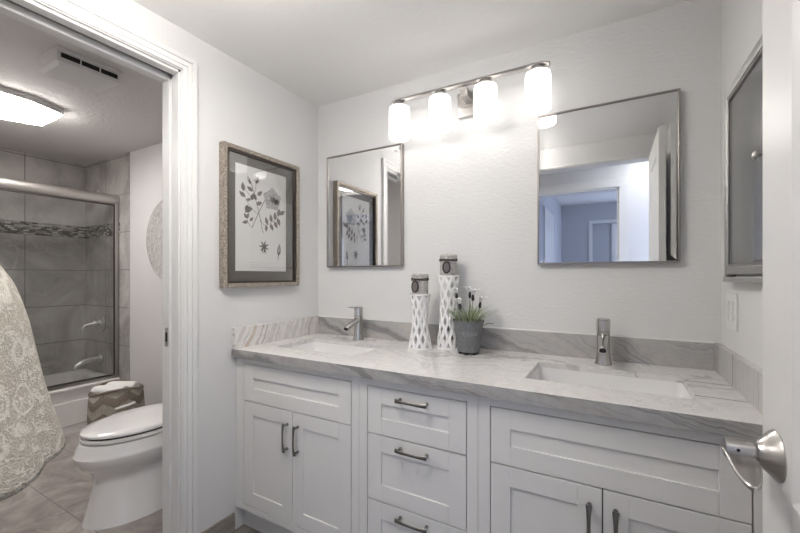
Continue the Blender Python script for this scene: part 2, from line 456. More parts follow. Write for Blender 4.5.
struct('wall_toilet_room_near', box(XT, -T, -1.75, -1.64, 0, H), M['wall2'])
# mosaic band on the shower walls
b = B(); bx(b, XT, XT + .006, -1.64, -.125, 1.582, 1.692); bx(b, XT + .006, -2.13, -.131, -.125, 1.582, 1.692)
struct('trim_4', b, M['mosaic'])
b = B(); bx(b, -1.984, -1.9725, -.128, -.12, 0, H)
struct('trim_5', b, M['tile_end'])
# baseboards
struct('baseboard_left', box(0, .012, DJ1 + .075, -.60, 0, .09), M['base'])
struct('baseboard_entry', box(.012, .47, YE, YE + .012, 0, .09), M['base'])
struct('baseboard_toilet_room', box(-1.97, -T, -.132, -.12, 0, .09), M['trim'])

# toilet room doorway: lining boards, stops and moulded casing
def casing_profile(bm, path_in, path_out, x0, sgn=1):
    """moulded casing: stepped boards between two nested U paths (y,z), against plane x0"""
    st = [(0, .08, .010), (.08, .28, .015), (.28, .36, .0125), (.36, .62, .0155), (.62, .70, .0135), (.70, 1.0, .0185)]
    for s0, s1, th in st:
        P0 = [(a[0] + (c[0] - a[0]) * s0, a[1] + (c[1] - a[1]) * s0) for a, c in zip(path_in, path_out)]
        P1 = [(a[0] + (c[0] - a[0]) * s1, a[1] + (c[1] - a[1]) * s1) for a, c in zip(path_in, path_out)]
        for i in range(len(P0) - 1):
            q = [P0[i], P0[i + 1], P1[i + 1], P1[i]]
            prism(bm, [(x0, y, z) for y, z in q], (sgn * th, 0, 0))


b = B()
# side linings (far jamb split for the pocket slot), near jamb, head
bx(b, -T, -.070, DJ1, DJ1 + .02, 0, HB); bx(b, -.044, 0, DJ1, DJ1 + .02, 0, HB)
bx(b, -.070, -.044, DJ1 + .012, DJ1 + .02, 0, HB)
bx(b, -T, 0, DJ0 - .02, DJ0, 0, HB)
bx(b, -T, -.075, DJ0, DJ1, HB - .018, HB + .02); bx(b, -.04, 0, DJ0, DJ1, HB - .005, HB + .02); bx(b, -.075, -.04, DJ0, DJ1, HB + .014, HB + .02)
jamb = struct('trim_1', b, M['trim'], bevel=.0015)
b = box(-.068, -.047, DJ0, DJ1 + .011, HB + .004, HB + .014); struct('slot_track', b, M['pewter'], jamb)
b = box(-.0995, -.0735, DJ1 - .0015, DJ1, .925, 1.005); sp = struct('strike_plate', b, M['nickel'], jamb, bevel=.001, label='dark metal strike plate on the jamb')
b = box(-.092, -.081, DJ1 - .0025, DJ1 - .0012, .945, .985); struct('latch_hole', b, M['black'], sp)
b = B(); r_ = .006; w_ = .066
casing_profile(b, [(DJ1 + r_, 0), (DJ1 + r_, HB + r_), (DJ0 - r_, HB + r_), (DJ0 - r_, 0)],
               [(DJ1 + r_ + w_, 0), (DJ1 + r_ + w_, HB + r_ + w_), (DJ0 - r_ - w_, HB + r_ + w_), (DJ0 - r_ - w_, 0)], 0)
struct('trim_2', b, M['trim'], bevel=.0012)
b = B()
casing_profile(b, [(DJ1 + r_, 0), (DJ1 + r_, HB + r_), (DJ0 - r_, HB + r_), (DJ0 - r_, 0)],
               [(DJ1 + r_ + w_, 0), (DJ1 + r_ + w_, HB + r_ + w_), (DJ0 - r_ - w_, HB + r_ + w_), (DJ0 - r_ - w_, 0)], -T, -1)
struct('trim_3', b, M['trim'], bevel=.0012)
# entry opening trim (bathroom side)
b = B(); bx(b, .47, .545, YE, YE + .014, 0, 2.11); bx(b, .47, W, YE, YE + .012, 2.11, 2.127)
bx(b, .545, .56, YE - .115, YE, 0, 2.10); bx(b, .545, 1.872, YE - .115, YE, 2.103, 2.11)
struct('trim_6', b, M['trim'], bevel=.002)

# hall and bedroom behind the camera (seen in the right mirror)
b = B(); bx(b, -.5, .96, -2.32, -2.2, 0, H); bx(b, 1.645, 3.1, -2.32, -2.2, 0, H); bx(b, .96, 1.645, -2.32, -2.2, 2.035, H)
struct('wall_hall', b, M['wall'])
struct('wall_hall_end', box(2.75, 2.87, -2.2, -1.70, 0, H), M['wall'])
struct('floor_hall', box(-.12, 3.1, -2.2, YE - .06, -.05, -.001), M['hall_floor'])
b = B(); bx(b, .885, .96, -2.2, -2.185, 0, 2.035); bx(b, 1.645, 1.72, -2.2, -2.185, 0, 2.035); bx(b, .885, 1.72, -2.2, -2.185, 2.035, 2.11)
bx(b, .96, .975, -2.32, -2.2, 0, 2.035); bx(b, 1.63, 1.645, -2.32, -2.2, 0, 2.035); bx(b, .96, 1.645, -2.32, -2.2, 2.02, 2.035)
struct('trim_7', b, M['trim'], bevel=.002)
struct('ceiling_bedroom', box(.3, 3.1, -4.6, -2.2, H, H + .1), M['ceil'])
struct('floor_bedroom', box(.3, 3.1, -4.6, -2.2, -.05, -.002), M['hall_floor'])
b = B(); bx(b, .81, .93, -4.40, -2.32, 0, H); struct('wall_bedroom_left', b, M['bedroom'])
b = B(); bx(b, .3, 1.34, -4.50, -4.38, 0, H); bx(b, 1.34, 3.1, -4.50, -4.38, 1.98, H); bx(b, 2.3, 3.1, -4.50, -4.38, 0, 1.98)
struct('wall_bedroom_far', b, M['bedroom'])
b = B(); bx(b, 3.0, 3.1, -4.4, -2.32, 0, .8); bx(b, 3.0, 3.1, -4.4, -2.32, 1.95, H); bx(b, 3.0, 3.1, -2.75, -2.32, .8, 1.95); bx(b, 3.0, 3.1, -4.4, -4.05, .8, 1.95)
struct('wall_bedroom_right', b, M['bedroom'])
b = B(); bx(b, 1.30, 1.345, -4.38, -4.365, 0, 2.025); bx(b, 1.345, 2.36, -4.38, -4.365, 1.98, 2.025); bx(b, 2.3, 2.36, -4.38, -4.365, 0, 1.98)
struct('trim_8', b, M['trim'])
# closet front in the bedroom: back panel, white sliding door and a bright window slit
wf = struct('window_1', box(1.62, 2.3, -4.49, -4.46, 0, 1.98), M['trim'])
struct('window_pane', box(1.655, 2.27, -4.462, -4.456, .1, 1.9), mat('daylight_pane', (.6, .7, .9), .3, emit=(.62, .72, 1), estr=1.1), wf)
struct('door_2', box(1.585, 1.62, -4.48, -4.42, 0, 1.978), M['trim'])
struct('wall_closet', box(1.34, 1.585, -4.48, -4.44, 0, 1.98), M['bedroom'])
d3 = struct('door_3', box(.93, .955, -3.35, -2.62, 0, 1.98), M['door'])
b = B(); tube(b, [(.985, -3.28, .98), (.985, -3.17, .98)], .009); tube(b, [(.955, -3.28, .98), (.985, -3.28, .98)], .02)
struct('door_handle', b, M['pewter'], d3)
w2 = B(); bx(w2, 3.0, 3.05, -4.05, -2.75, .8, .85); bx(w2, 3.0, 3.05, -4.05, -2.75, 1.9, 1.95); bx(w2, 3.0, 3.05, -4.05, -4.0, .85, 1.9); bx(w2, 3.0, 3.05, -2.8, -2.75, .85, 1.9); bx(w2, 3.0, 3.04, -3.42, -3.38, .85, 1.9)
w2o = struct('window_2', w2, M['trim'])
struct('window_pane', box(3.02, 3.026, -4.0, -2.8, .85, 1.9), M['glass'], w2o)

# entry door, open against the right wall, with a raised-panel mould and its handle
DX0, DX1, DYf, DYh = 1.825, 1.860, -.888, -1.575
def panel_door():
    b = B(); st = .128; r = [(.0, .24), (.80, .885 + .0), (1.89, 2.02)]
    ya, yb = DYf, DYh
    bx(b, DX0, DX1, ya - st, ya, .01, 2.095); bx(b, DX0, DX1, yb, yb + st, .01, 2.095)
    for z0, z1 in ((.01, .24), (.73, .885), (1.965, 2.095)): bx(b, DX0, DX1, yb + st, ya - st, z0, z1)
    for z0, z1 in ((.24, .73), (.885, 1.965)):
        y0, y1 = yb + st, ya - st
        bx(b, DX0 + .011, DX1 - .011, y0, y1, z0, z1)
        # sloping bead round the panel
        for sx_, xo in ((DX0, 1), (DX1, -1)):
            outer = [(y0, z0), (y1, z0), (y1, z1), (y0, z1)]
            k1, k2 = .012, .05
            i1 = [(y0 + k1, z0 + k1), (y1 - k1, z0 + k1), (y1 - k1, z1 - k1), (y0 + k1, z1 - k1)]
            i2 = [(y0 + k2, z0 + k2), (y1 - k2, z0 + k2), (y1 - k2, z1 - k2), (y0 + k2, z1 - k2)]
            i3 = [(y0 + k2 + .02, z0 + k2 + .02), (y1 - k2 - .02, z0 + k2 + .02), (y1 - k2 - .02, z1 - k2 - .02), (y0 + k2 + .02, z1 - k2 - .02)]
            rings = [(outer, .0), (i1, .009), (i2, .010), (i3, .003)]
            loft(b, [[(sx_ + xo * d_, y, z) for y, z in p] for p, d_ in rings], False, True)
    return b


d1 = struct('door_1', panel_door(), M['door'], bevel=.0015)
hy, hz = -.958, .935
b = B(); lathe(b, [(.0001, 0), (.0405, 0), (.041, .002), (.039, .005), (.030, .013), (.022, .021), (.0195, .026), (.0001, .026)], (DX0, hy, hz), (-1, 0, 0), 40)
hd = obj('handle_rose', b, M['nickel'], d1, smooth=True, label='conical satin nickel handle rose')
b = B(); lathe(b, [(.0001, .024), (.0165, .024), (.0165, .027), (.0145, .028), (.0145, .030), (.0172, .031), (.0172, .064), (.0165, .067), (.0001, .067)], (DX0, hy, hz), (-1, 0, 0), 32)
lv = obj('handle_neck', b, M['nickel'], d1, smooth=True)
def tongue(k, z_, drop):
    # rounded paddle outline in plan, reaching from the neck toward the hinge side
    pts = []
    xl, xr = DX0 - .069 + k, DX0 - .030 - k
    pts += [(xr, hy + .004), (xl, hy + .004), (xl, hy - .030)]
    for i in range(1, 12):
        a = PI * i / 12; pts.append(((xl + xr) / 2 - (xr - xl) / 2 * math.cos(a) - .004 * math.sin(a), hy - .030 - (.074 - k) * math.sin(a)))
    pts.append((xr, hy - .030))
    return [(x, y, z_ - drop * ((hy - y) / .1) ** 2) for x, y in pts]
b = B(); zt_ = hz - .006
loft(b, [tongue(.002, zt_ - .0045, .012), tongue(0, zt_ - .002, .012), tongue(0, zt_ + .002, .012), tongue(.002, zt_ + .0035, .012), tongue(.005, zt_ + .0025, .012)])
obj('lever', b, M['nickel'], d1, smooth=True)
b = B(); lathe(b, [(.0025, 0), (.0025, .002)], (DX0 - .052, hy - .0165, hz + .004), (0, -1, 0), 8)
obj('privacy_pin', b, M['black'], d1)
b = B(); bx(b, DX0 + .006, DX1 - .006, DYf, DYf + .0015, hz - .03, hz + .03); obj('latch_plate', b, M['nickel'], d1)

# ------------------------------------------------------------ vanity
FY = -.585; CBK = -.005
def shaker(bm, x0, x1, z0, z1, rail=.062, y=FY, t=.019, rec=.0055):
    """flat frame with a recessed centre panel, front at y"""
    bx(bm, x0, x0 + rail, y, y + t, z0, z1); bx(bm, x1 - rail, x1, y, y + t, z0, z1)
    bx(bm, x0 + rail, x1 - rail, y, y + t, z1 - rail, z1); bx(bm, x0 + rail, x1 - rail, y, y + t, z0, z0 + rail)
    bx(bm, x0 + rail - .002, x1 - rail + .002, y + rec, y + t - .002, z0 + rail - .002, z1 - rail + .002)


def pull(parent, x, z, L=.125, vert=False):
    """flat arched pewter pull with flared ends"""
    y = FY; b = B(); n = 14; pts = []; rad = []
    for i in range(n + 1):
        t = i / n; s = (t - .5) * L; fl = abs(t - .5) * 2
        yy = y - .030 + .007 * fl ** 3
        pts.append((x, yy, z + s) if vert else (x + s, yy, z)); rad.append(.0050 + .0038 * fl ** 2.2)
    up = (0, 1, 0); tube(b, pts, rad, 10, .5, up=up)
    for sg in (-1, 1):
        q = (x, y, z + sg * (L / 2 - .009)) if vert else (x + sg * (L / 2 - .009), y, z)
        lathe(b, [(.0065, 0), (.005, .006), (.005, .027)], q, (0, -1, 0), 12)
    return obj('handle', b, M['pewter'], parent, smooth=True)


def cabinet(label, x0, x1, fx0, fx1, fronts, left_end=False):
    """fronts: list of (kind, x0, x1, z0, z1, handle spec)"""
    t = thing('vanity_cabinet', label, 'cabinet', ((x0 + x1) / 2, -.3, 0), 'vanity cabinet units')
    top = .8395; bot = .112
    b = B()
    bx(b, x0, x0 + .018, FY + .019, CBK, bot, top); bx(b, x1 - .018, x1, FY + .019, CBK, bot, top)
    bx(b, x0 + .018, x1 - .018, FY + .03, CBK, bot, bot + .018); bx(b, x0 + .018, x1 - .018, -.02, CBK, bot + .018, top)
    # face frame
    zb = min(f[3] for f in fronts) - .003; zt = max(f[4] for f in fronts) + .003
    bx(b, x0, fx0 - .003, FY, FY + .019, bot, top); bx(b, fx1 + .003, x1, FY, FY + .019, bot, top)
    bx(b, fx0 - .003, fx1 + .003, FY, FY + .019, zt, top); bx(b, fx0 - .003, fx1 + .003, FY, FY + .019, bot, zb)
    bx(b, x0, x1, FY + .019, FY + .04, .80, .8595)
    obj('carcass', b, M['cab'], t, bevel=.0009)
    b = box(fx0 - .003, fx1 + .003, FY + .0195, FY + .022, zb, zt); obj('front_gap_shade', b, M['gap'], t)  # dark sheet that paints the shade in gaps round doors and drawers
    b = box(x0, x1, FY + .044, FY + .06, 0, bot); obj('toe_kick', b, M['cab'], t)
    for kd, a, c, z0, z1, hs in fronts:
        b = B(); shaker(b, a, c, z0, z1)
        f = obj(kd, b, M['cab'], t, bevel=.0011)
        if hs: pull(f, hs[0], hs[1], vert=(kd == 'door'))
    return t


cabinet('white shaker cabinet under the left basin, two doors below a blank drawer front', .002, .7265, .056, .688,
        [('drawer', .056, .688, .637, .809, None), ('door', .056, .3705, .143, .633, (.342, .522)), ('door', .3735, .688, .143, .633, (.405, .522))])
cabinet('white shaker drawer cabinet between the two basins, three drawers with pewter pulls', .7275, 1.2045, .768, 1.164,
        [('drawer', .768, 1.164, .628, .805, (.966, .775)), ('drawer', .768, 1.164, .376, .624, (.966, .594)), ('drawer', .768, 1.164, .143, .372, (.966, .342))])
cabinet('white shaker cabinet under the right basin, wide blank drawer front above two doors', 1.2055, 1.939, 1.248, 1.885,
        [('drawer', 1.248, 1.885, .628, .805, None), ('door', 1.248, 1.565, .143, .624, (1.533, .520)), ('door', 1.568, 1.885, .143, .624, (1.599, .520))])

# worktop with two basin cut-outs; splashes are its parts
TF = -.612; TZ0, TZ1 = .860, .880
SK = [(.135, .605, -.462, -.185), (1.33, 1.80, -.462, -.185)]
wt = thing('stone_worktop', 'long grey veined stone worktop running over all the vanity cabinets', 'worktop', (.97, -.3, TZ0))
b = B()
xs = [.001, SK[0][0], SK[0][1], SK[1][0], SK[1][1], W - .001]
for i in range(5):
    if i in (1, 3):
        s_ = SK[0] if i == 1 else SK[1]
        bx(b, xs[i], xs[i + 1], TF, s_[2], TZ0, TZ1); bx(b, xs[i], xs[i + 1], s_[3], -.001, TZ0, TZ1)
    else: bx(b, xs[i], xs[i + 1], TF, -.001, TZ0, TZ1)
bx(b, .001, W - .001, TF, TF + .020, .840, TZ0)
bmesh.ops.remove_doubles(b, verts=b.verts, dist=1e-5)
# darker veined stone on the front edge: its shade is painted in
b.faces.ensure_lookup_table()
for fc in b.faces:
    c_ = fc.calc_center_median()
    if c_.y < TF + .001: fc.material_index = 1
obj('slab', b, [M['stone'], M['stone_edge_shaded']], wt)
obj('back_splash', box(.021, W - .022, -.020, -.0005, TZ1, .980), M['stone_back'], wt, bevel=.001, label='darker grey stone splash along the back wall')
obj('side_splash', box(.0005, .020, TF + .004, -.0005, TZ1, .980), M['stone_left'], wt, bevel=.001, label='cream and brown streaked stone splash on the left wall')
obj('side_splash', box(W - .021, W - .0005, TF + .004, -.0005, TZ1, .980), M['stone_right'], wt, bevel=.001, label='pale grey stone splash on the right wall')
obj('caulk_line', box(.021, W - .022, -.0195, -.0006, .980, .984), M['trim'], wt)


def rrect(x0, x1, y0, y1, r, z, n=5):
    pts = []
    for cx, cy, a0 in ((x1 - r, y1 - r, 0), (x0 + r, y1 - r, PI / 2), (x0 + r, y0 + r, PI), (x1 - r, y0 + r, 3 * PI / 2)):
        for k in range(n + 1): a = a0 + PI / 2 * k / n; pts.append((cx + r * math.cos(a), cy + r * math.sin(a), z))
    return pts


def sink(s_, label):
    x0, x1, y0, y1 = s_
    t = thing('basin', label, 'sink', ((x0 + x1) / 2, (y0 + y1) / 2, .70), 'undermount basins')
    b = B(); g = .004
    rg = [rrect(x0 - .015, x1 + .015, y0 - .015, y1 + .015, .02, TZ0 - .0005), rrect(x0 - .001, x1 + .001, y0 - .001, y1 + .001, .02, TZ0 - .0005),
          rrect(x0 + .004, x1 - .004, y0 + .004, y1 - .004, .022, .80),
          rrect(x0 + .014, x1 - .014, y0 + .014, y1 - .014, .03, .735), rrect(x0 + .035, x1 - .035, y0 + .035, y1 - .035, .04, .718),
          rrect((x0 + x1) / 2 - .03, (x0 + x1) / 2 + .03, (y0 + y1) / 2 - .03, (y0 + y1) / 2 + .03, .028, .712)]
    loft(b, rg, False, True)
    out = [rrect(x0 - .015, x1 + .015, y0 - .015, y1 + .015, .02, TZ0 - .0005), rrect(x0 - .012, x1 + .012, y0 - .012, y1 + .012, .03, .74), rrect(x0 + .03, x1 - .03, y0 + .03, y1 - .03, .04, .70)]
    loft(b, out, False, True)
    obj('bowl', b, M['sink'], t, smooth=True)
    b = B(); lathe(b, [(.022, .7125), (.021, .716), (.012, .717), (.0001, .717)], ((x0 + x1) / 2, (y0 + y1) / 2, 0), seg=24)
    obj('drain', b, M['chrome'], t, smooth=True)


sink(SK[0], 'white rectangular undermount basin beside the left wall')
sink(SK[1], 'white rectangular undermount basin at the right, in front of the large mirror by the cabinet')


def faucet(x, y, label):
    t = thing('faucet', label, 'faucet', (x, y, TZ1), 'basin faucets')
    z = TZ1
    b = B(); lathe(b, [(.0001, 0), (.0305, 0), (.0305, .004), (.0275, .012), (.0248, .035), (.0235, .07), (.0235, .125), (.0240, .128)], (x, y, z), seg=32)
    obj('body', b, M['chrome'], t, smooth=True)
    b = B(); lathe(b, [(.0001, .129), (.0225, .129), (.0225, .131), (.0243, .132), (.0245, .172), (.0225, .180), (.0001, .180)], (x, y, z), seg=32)
    h = obj('cap', b, M['chrome'], t, smooth=True)
    b = B(); tube(b, [(x, y + .01, z + .176), (x, y - .02, z + .178), (x, y - .05, z + .180), (x, y - .078, z + .183)], [.017, .0155, .013, .010], 14, .28, up=(0, 0, 1))
    obj('lever', b, M['chrome'], h, smooth=True)
    b = B(); tube(b, [(x, y, z + .112), (x, y - .03, z + .106), (x, y - .07, z + .091), (x, y - .100, z + .078), (x, y - .112, z + .071)], [.0185, .018, .0165, .0155, .015], 18, .85)
    s_ = obj('spout', b, M['chrome'], t, smooth=True)
    b = B(); lathe(b, [(.0001, 0), (.0115, 0), (.0115, .004), (.0001, .004)], (x, y - .1110, z + .0725), (0, -.65, -.65), 18); obj('aerator', b, M['black'], s_)


faucet(.384, -.108, 'brushed nickel single-lever faucet behind the left basin, seen from its side')
faucet(1.560, -.100, 'brushed nickel single-lever faucet behind the right basin, spout facing the camera')

# ------------------------------------------------------------ mirrors
def wall_mirror(x0, label):
    x1 = x0 + .516; z0, z1 = 1.279, 1.940; yb = -.0005; yf = -.030
    t = thing('bevelled_mirror', label, 'mirror', ((x0 + x1) / 2, -.015, z0), 'bevelled wall mirrors')
    fw = .0075; b = B()
    bx(b, x0, x0 + fw, yf, yb, z0, z1); bx(b, x1 - fw, x1, yf, yb, z0, z1); bx(b, x0 + fw, x1 - fw, yf, yb, z1 - fw, z1); bx(b, x0 + fw, x1 - fw, yf, yb, z0, z0 + fw)
    obj('frame', b, M['mframe'], t, bevel=.001)
    b = B(); k = .022; g = .0008
    A = [(x0 + fw + g, z0 + fw + g), (x1 - fw - g, z0 + fw + g), (x1 - fw - g, z1 - fw - g), (x0 + fw + g, z1 - fw - g)]
    I = [(x0 + fw + k, z0 + fw + k), (x1 - fw - k, z0 + fw + k), (x1 - fw - k, z1 - fw - k), (x0 + fw + k, z1 - fw - k)]
    loft(b, [[(x, -.012, z) for x, z in A], [(x, -.0246, z) for x, z in A], [(x, -.0240, z) for x, z in I]], True, True)
    obj('mirror_glass', b, M['mirror'], t)
    return t


m1 = wall_mirror(.094, 'thin metal framed mirror on the back wall, left one, reflecting the botanical print')
m2 = m1.copy(); COL.objects.link(m2); m2.location.x += 1.206
m2['label'] = 'thin metal framed mirror on the back wall, right one, reflecting the doorway and open door'
for ch in list(m1.children):
    c_ = ch.copy(); COL.objects.link(c_); c_.parent = m2

# ------------------------------------------------------------ framed botanical print on the left wall
PY0, PY1, PZ0, PZ1 = -.678, -.194, 1.174, 1.850
pf = thing('framed_print', 'framed grey botanical print in a champagne frame on the left wall', 'picture', (0, (PY0 + PY1) / 2, PZ0))
b = B(); fw = .022; dp = .036
def fr(bm, x0, x1, y0, y1, z0, z1, w):
    bx(bm, x0, x1, y0, y0 + w, z0, z1); bx(bm, x0, x1, y1 - w, y1, z0, z1); bx(bm, x0, x1, y0 + w, y1 - w, z1 - w, z1); bx(bm, x0, x1, y0 + w, y1 - w, z0, z0 + w)
fr(b, .001, dp, PY0, PY1, PZ0, PZ1, .020)
obj('frame', b, M['champagne'], pf, bevel=.0015)
b = B(); fr(b, .002, dp - .008, PY0 + .020, PY1 - .020, PZ0 + .020, PZ1 - .020, .010)
obj('inner_lip', b, M['frame_side'], pf)
obj('mat_board', box(.002, .010, PY0 + .03, PY1 - .03, PZ0 + .03, PZ1 - .03), M['matboard'], pf)
QY0, QY1, QZ0, QZ1 = -.598, -.276, 1.253, 1.775
pr = obj('print_sheet', box(.010, .0125, QY0, QY1, QZ0, QZ1), M['paper'], pf)
PX = .0126
def YZ(u, v): return (QY0 + u * (QY1 - QY0), QZ0 + v * (QZ1 - QZ0))     # u,v in 0..1 on the sheet
def leafpoly(bm, u, v, ang, L, wd, serr=0, off=0.0):
    cy, cz = YZ(u, v); n = 10; pts = []
    for i in range(n + 1): t = i / n; pts.append((t * L, wd * math.sin(PI * t ** .8) * (1 + serr * math.sin(t * 23))))
    for i in range(n - 1, 0, -1): t = i / n; pts.append((t * L, -wd * math.sin(PI * t ** .8) * (1 + serr * math.sin(t * 23 + 1))))
    ca, sa = math.cos(ang), math.sin(ang)
    prism(bm, [(PX + off, cy + p * ca - q * sa, cz + p * sa + q * ca) for p, q in pts], (.0003, 0, 0))
def stroke(bm, uv, r=.0012):
    pts = [(PX + .0004, *YZ(u, v)) for u, v in uv]; tube(bm, pts, r, 6, .25, up=(1, 0, 0))
def curve2(p0, p1, p2, n=8):
    return [((1 - t) ** 2 * p0[0] + 2 * t * (1 - t) * p1[0] + t * t * p2[0], (1 - t) ** 2 * p0[1] + 2 * t * (1 - t) * p1[1] + t * t * p2[1]) for t in [i / n for i in range(n + 1)]]
st_ = B()
stroke(st_, curve2((.49, .41), (.44, .58), (.27, .86)), .0017); stroke(st_, curve2((.30, .42), (.42, .58), (.56, .72)), .0017)
stroke(st_, curve2((.33, .74), (.38, .80), (.37, .88)), .0012); stroke(st_, curve2((.49, .41), (.52, .37), (.52, .39)), .0012)
stroke(st_, curve2((.40, .56), (.24, .60), (.13, .74)), .0011); stroke(st_, curve2((.40, .70), (.30, .68), (.16, .78)), .0011)
stroke(st_, curve2((.55, .46), (.68, .47), (.86, .59)), .0011); stroke(st_, curve2((.45, .52), (.5, .45), (.58, .46)), .0011)
stroke(st_, curve2((.30, .42), (.22, .44), (.20, .50)), .0011)
lf = B()
for u, v, a, L in ((.17, .70, 2.6, .042), (.14, .75, 1.7, .045), (.28, .60, 3.7, .045), (.22, .63, 4.3, .04), (.28, .68, 1.2, .04), (.27, .69, 3.5, .03), (.38, .65, .4, .04), (.37, .69, 1.9, .035), (.40, .74, .7, .04), (.31, .77, 2.7, .04), (.30, .59, 2.9, .035),
                   (.20, .50, 2.2, .03), (.22, .47, 3.4, .035), (.25, .48, .7, .03), (.20, .50, 1.2, .03),
                   (.60, .47, 1.9, .04), (.66, .48, 5.2, .04), (.68, .50, 1.7, .042), (.74, .51, 5.3, .042), (.76, .53, 1.6, .042), (.81, .55, 5.1, .045), (.82, .57, 1.3, .045), (.86, .59, .6, .045), (.58, .46, 4.6, .035)):
    leafpoly(lf, u, v, a, L, L * .26, .12)
fl = B()
for k in range(5):      # open bloom: five broad notched petals
    a = k * 2 * PI / 5 + .3; leafpoly(fl, .70, .73, a, .064, .034, .12, .0003 * (k % 2) + .0002)
    leafpoly(fl, .70, .73, a + .5, .052, .026, .10, .0001)
leafpoly(fl, .37, .85, 1.2, .045, .013, .05, .0002); leafpoly(fl, .37, .86, 1.8, .045, .012, .05, .0004); leafpoly(fl, .25, .84, 1.9, .04, .008, .05, .0002)
dk = B()
for k in range(16):
    a = k * 2 * PI / 16; leafpoly(dk, .70 + .012 * math.cos(a), .73 + .008 * math.sin(a), a, .014 + .014 * (k % 3 == 0), .0016, 0, .0008)
leafpoly(dk, .26, .83, 1.8, .03, .006, 0, .0005); leafpoly(dk, .36, .85, .9, .03, .006, 0, .0006)
for k in range(7): leafpoly(dk, .53, .245, k * 2 * PI / 7 + .4, .034, .0045, 0, .0003)
for k in range(3): leafpoly(dk, .53 - .01 + .01 * k, .24, 4.4 + .3 * k, .04, .0025, 0, .0003)
leafpoly(dk, .83, .16, 1.45, .066, .012, .03, .0003); leafpoly(dk, .83, .17, 4.6, .03, .002, 0, .0003)
lt = B(); leafpoly(lt, .832, .185, 1.45, .045, .007, 0, .0007)
for k in range(5):
    for j in range(9 - (k % 2) * 3): 
        u0 = .22 + (k % 2) * .05 + j * .055
        if k < 3: bx(lt, PX, PX + .0002, *sorted((YZ(u0, 0)[0], YZ(u0 + .042, 0)[0])), QZ0 + .030 - k * .011 + .012, QZ0 + .0313 - k * .011 + .012)
allb = B()
for q, mi in ((st_, 0), (lf, 1), (fl, 2), (dk, 3), (lt, 2)):
    bmesh.ops.recalc_face_normals(q, faces=q.faces); tm = bpy.data.meshes.new('tmp'); q.to_mesh(tm); q.free(); n0 = len(allb.faces); allb.from_mesh(tm); bpy.data.meshes.remove(tm)
    allb.faces.ensure_lookup_table()
    for f_ in allb.faces[n0:]: f_.material_index = mi
obj('botanical_drawing', allb, [M['ink_line'], M['ink'], M['ink_light'], M['ink_line']], pr, label='grey flower, leaves and seed heads with faint caption lines')
obj('picture_glass', box(.0185, .0205, PY0 + .0201, PY1 - .0201, PZ0 + .0201, PZ1 - .0201), M['glass'], pf)

# ------------------------------------------------------------ vanity light bar
lx = [.640, .864, 1.088, 1.315]; LY = -.108
vl = thing('vanity_light_bar', 'four-light nickel vanity bar with white glass shades, above the mirrors', 'wall light', (.98, 0, 2.002))
obj('back_plate', box(.922, 1.046, -.022, -.0005, 2.010, 2.132), M['nickel'], vl, bevel=.003)
b = B(); bx(b, .965, 1.003, LY, -.022, 2.068, 2.108); bx(b, .955, 1.013, -.028, -.022, 2.052, 2.122)
obj('arm', b, M['nickel'], vl, bevel=.003)
b = B(); tube(b, [(.60, LY, 2.118), (.625, LY, 2.124), (.66, LY, 2.125), (1.30, LY, 2.125), (1.34, LY, 2.124), (1.362, LY, 2.118)], [.016, .018, .018, .018, .018, .016], 14, .5, up=(0, 0, 1))
obj('bar', b, M['nickel'], vl, smooth=True)
for x in lx:
    b = B(); lathe(b, [(.0001, 2.119), (.016, 2.119), (.016, 2.110), (.030, 2.108), (.032, 2.094), (.0001, 2.094)], (x, LY, 0), seg=24)
    obj('socket_cup', b, M['nickel'], vl, smooth=True)
    b = B(); R = .053
    prof = [(.024, 2.095), (.040, 2.094), (.050, 2.088), (.052, 2.079), (R, 2.067), (R, 1.935), (R - .003, 1.931), (R - .005, 1.935), (R - .005, 2.067), (.045, 2.082), (.024, 2.088)]
    lathe(b, prof, (x, LY, 0), seg=36, cap=False)
    sh = obj('glass_shade', b, M['glow'], vl, smooth=True, label='glowing white frosted cylinder shade')
    b = B(); lathe(b, [(.0001, 2.087), (.013, 2.087), (.013, 2.057), (.026, 2.027), (.028, 2.002), (.018, 1.990), (.0001, 1.985)], (x, LY, 0), seg=20)
    obj('bulb', b, M['bulb'], sh, smooth=True)

# ------------------------------------------------------------ medicine cabinet, switch on the right wall
mc = thing('medicine_cabinet', 'grey panelled medicine cabinet with hammered silver frame on the right wall', 'cabinet', (W, -.40, 1.215))
b = B(); fx = 1.915; ya, yb_ = -.655, -.174
bx(b, fx, W - .0005, ya, ya + .028, 1.212, 1.830); bx(b, fx, W - .0005, yb_ - .028, yb_, 1.212, 1.830)
bx(b, fx, W - .0005, ya + .028, yb_ - .028, 1.802, 1.830); bx(b, fx, W - .0005, ya + .028, yb_ - .028, 1.232, 1.256)
bx(b, fx - .004, W - .0005, ya - .003, yb_ + .003, 1.208, 1.226)
obj('frame', b, M['hammered'], mc, bevel=.003)
b = B(); fr(b, fx + .003, W - .003, ya + .0285, yb_ - .0285, 1.2565, 1.8015, .009); obj('inner_bead', b, M['mframe'], mc)
obj('door', box(fx + .008, W - .002, ya + .038, yb_ - .038, 1.266, 1.792), mat('smoked_grey_panel', (.22, .22, .22), .2, .35), mc, label='smooth grey door panel')
b = B(); lathe(b, [(.0001, 0), (.010, 0), (.005, .003), (.0045, .009), (.0105, .013), (.0115, .017), (.008, .020), (.0001, .021)], (fx + .008, -.515, 1.535), (-1, 0, 0), 20)
obj('knob', b, M['nickel'], mc, smooth=True)
sw = thing('light_switch', 'white double rocker switch plate on the right wall below the medicine cabinet', 'light switch', (W, -.16, 1.05))
obj('plate', box(W - .006, W - .0005, -.220, -.100, 1.050, 1.172), M['trim'], sw, bevel=.002)
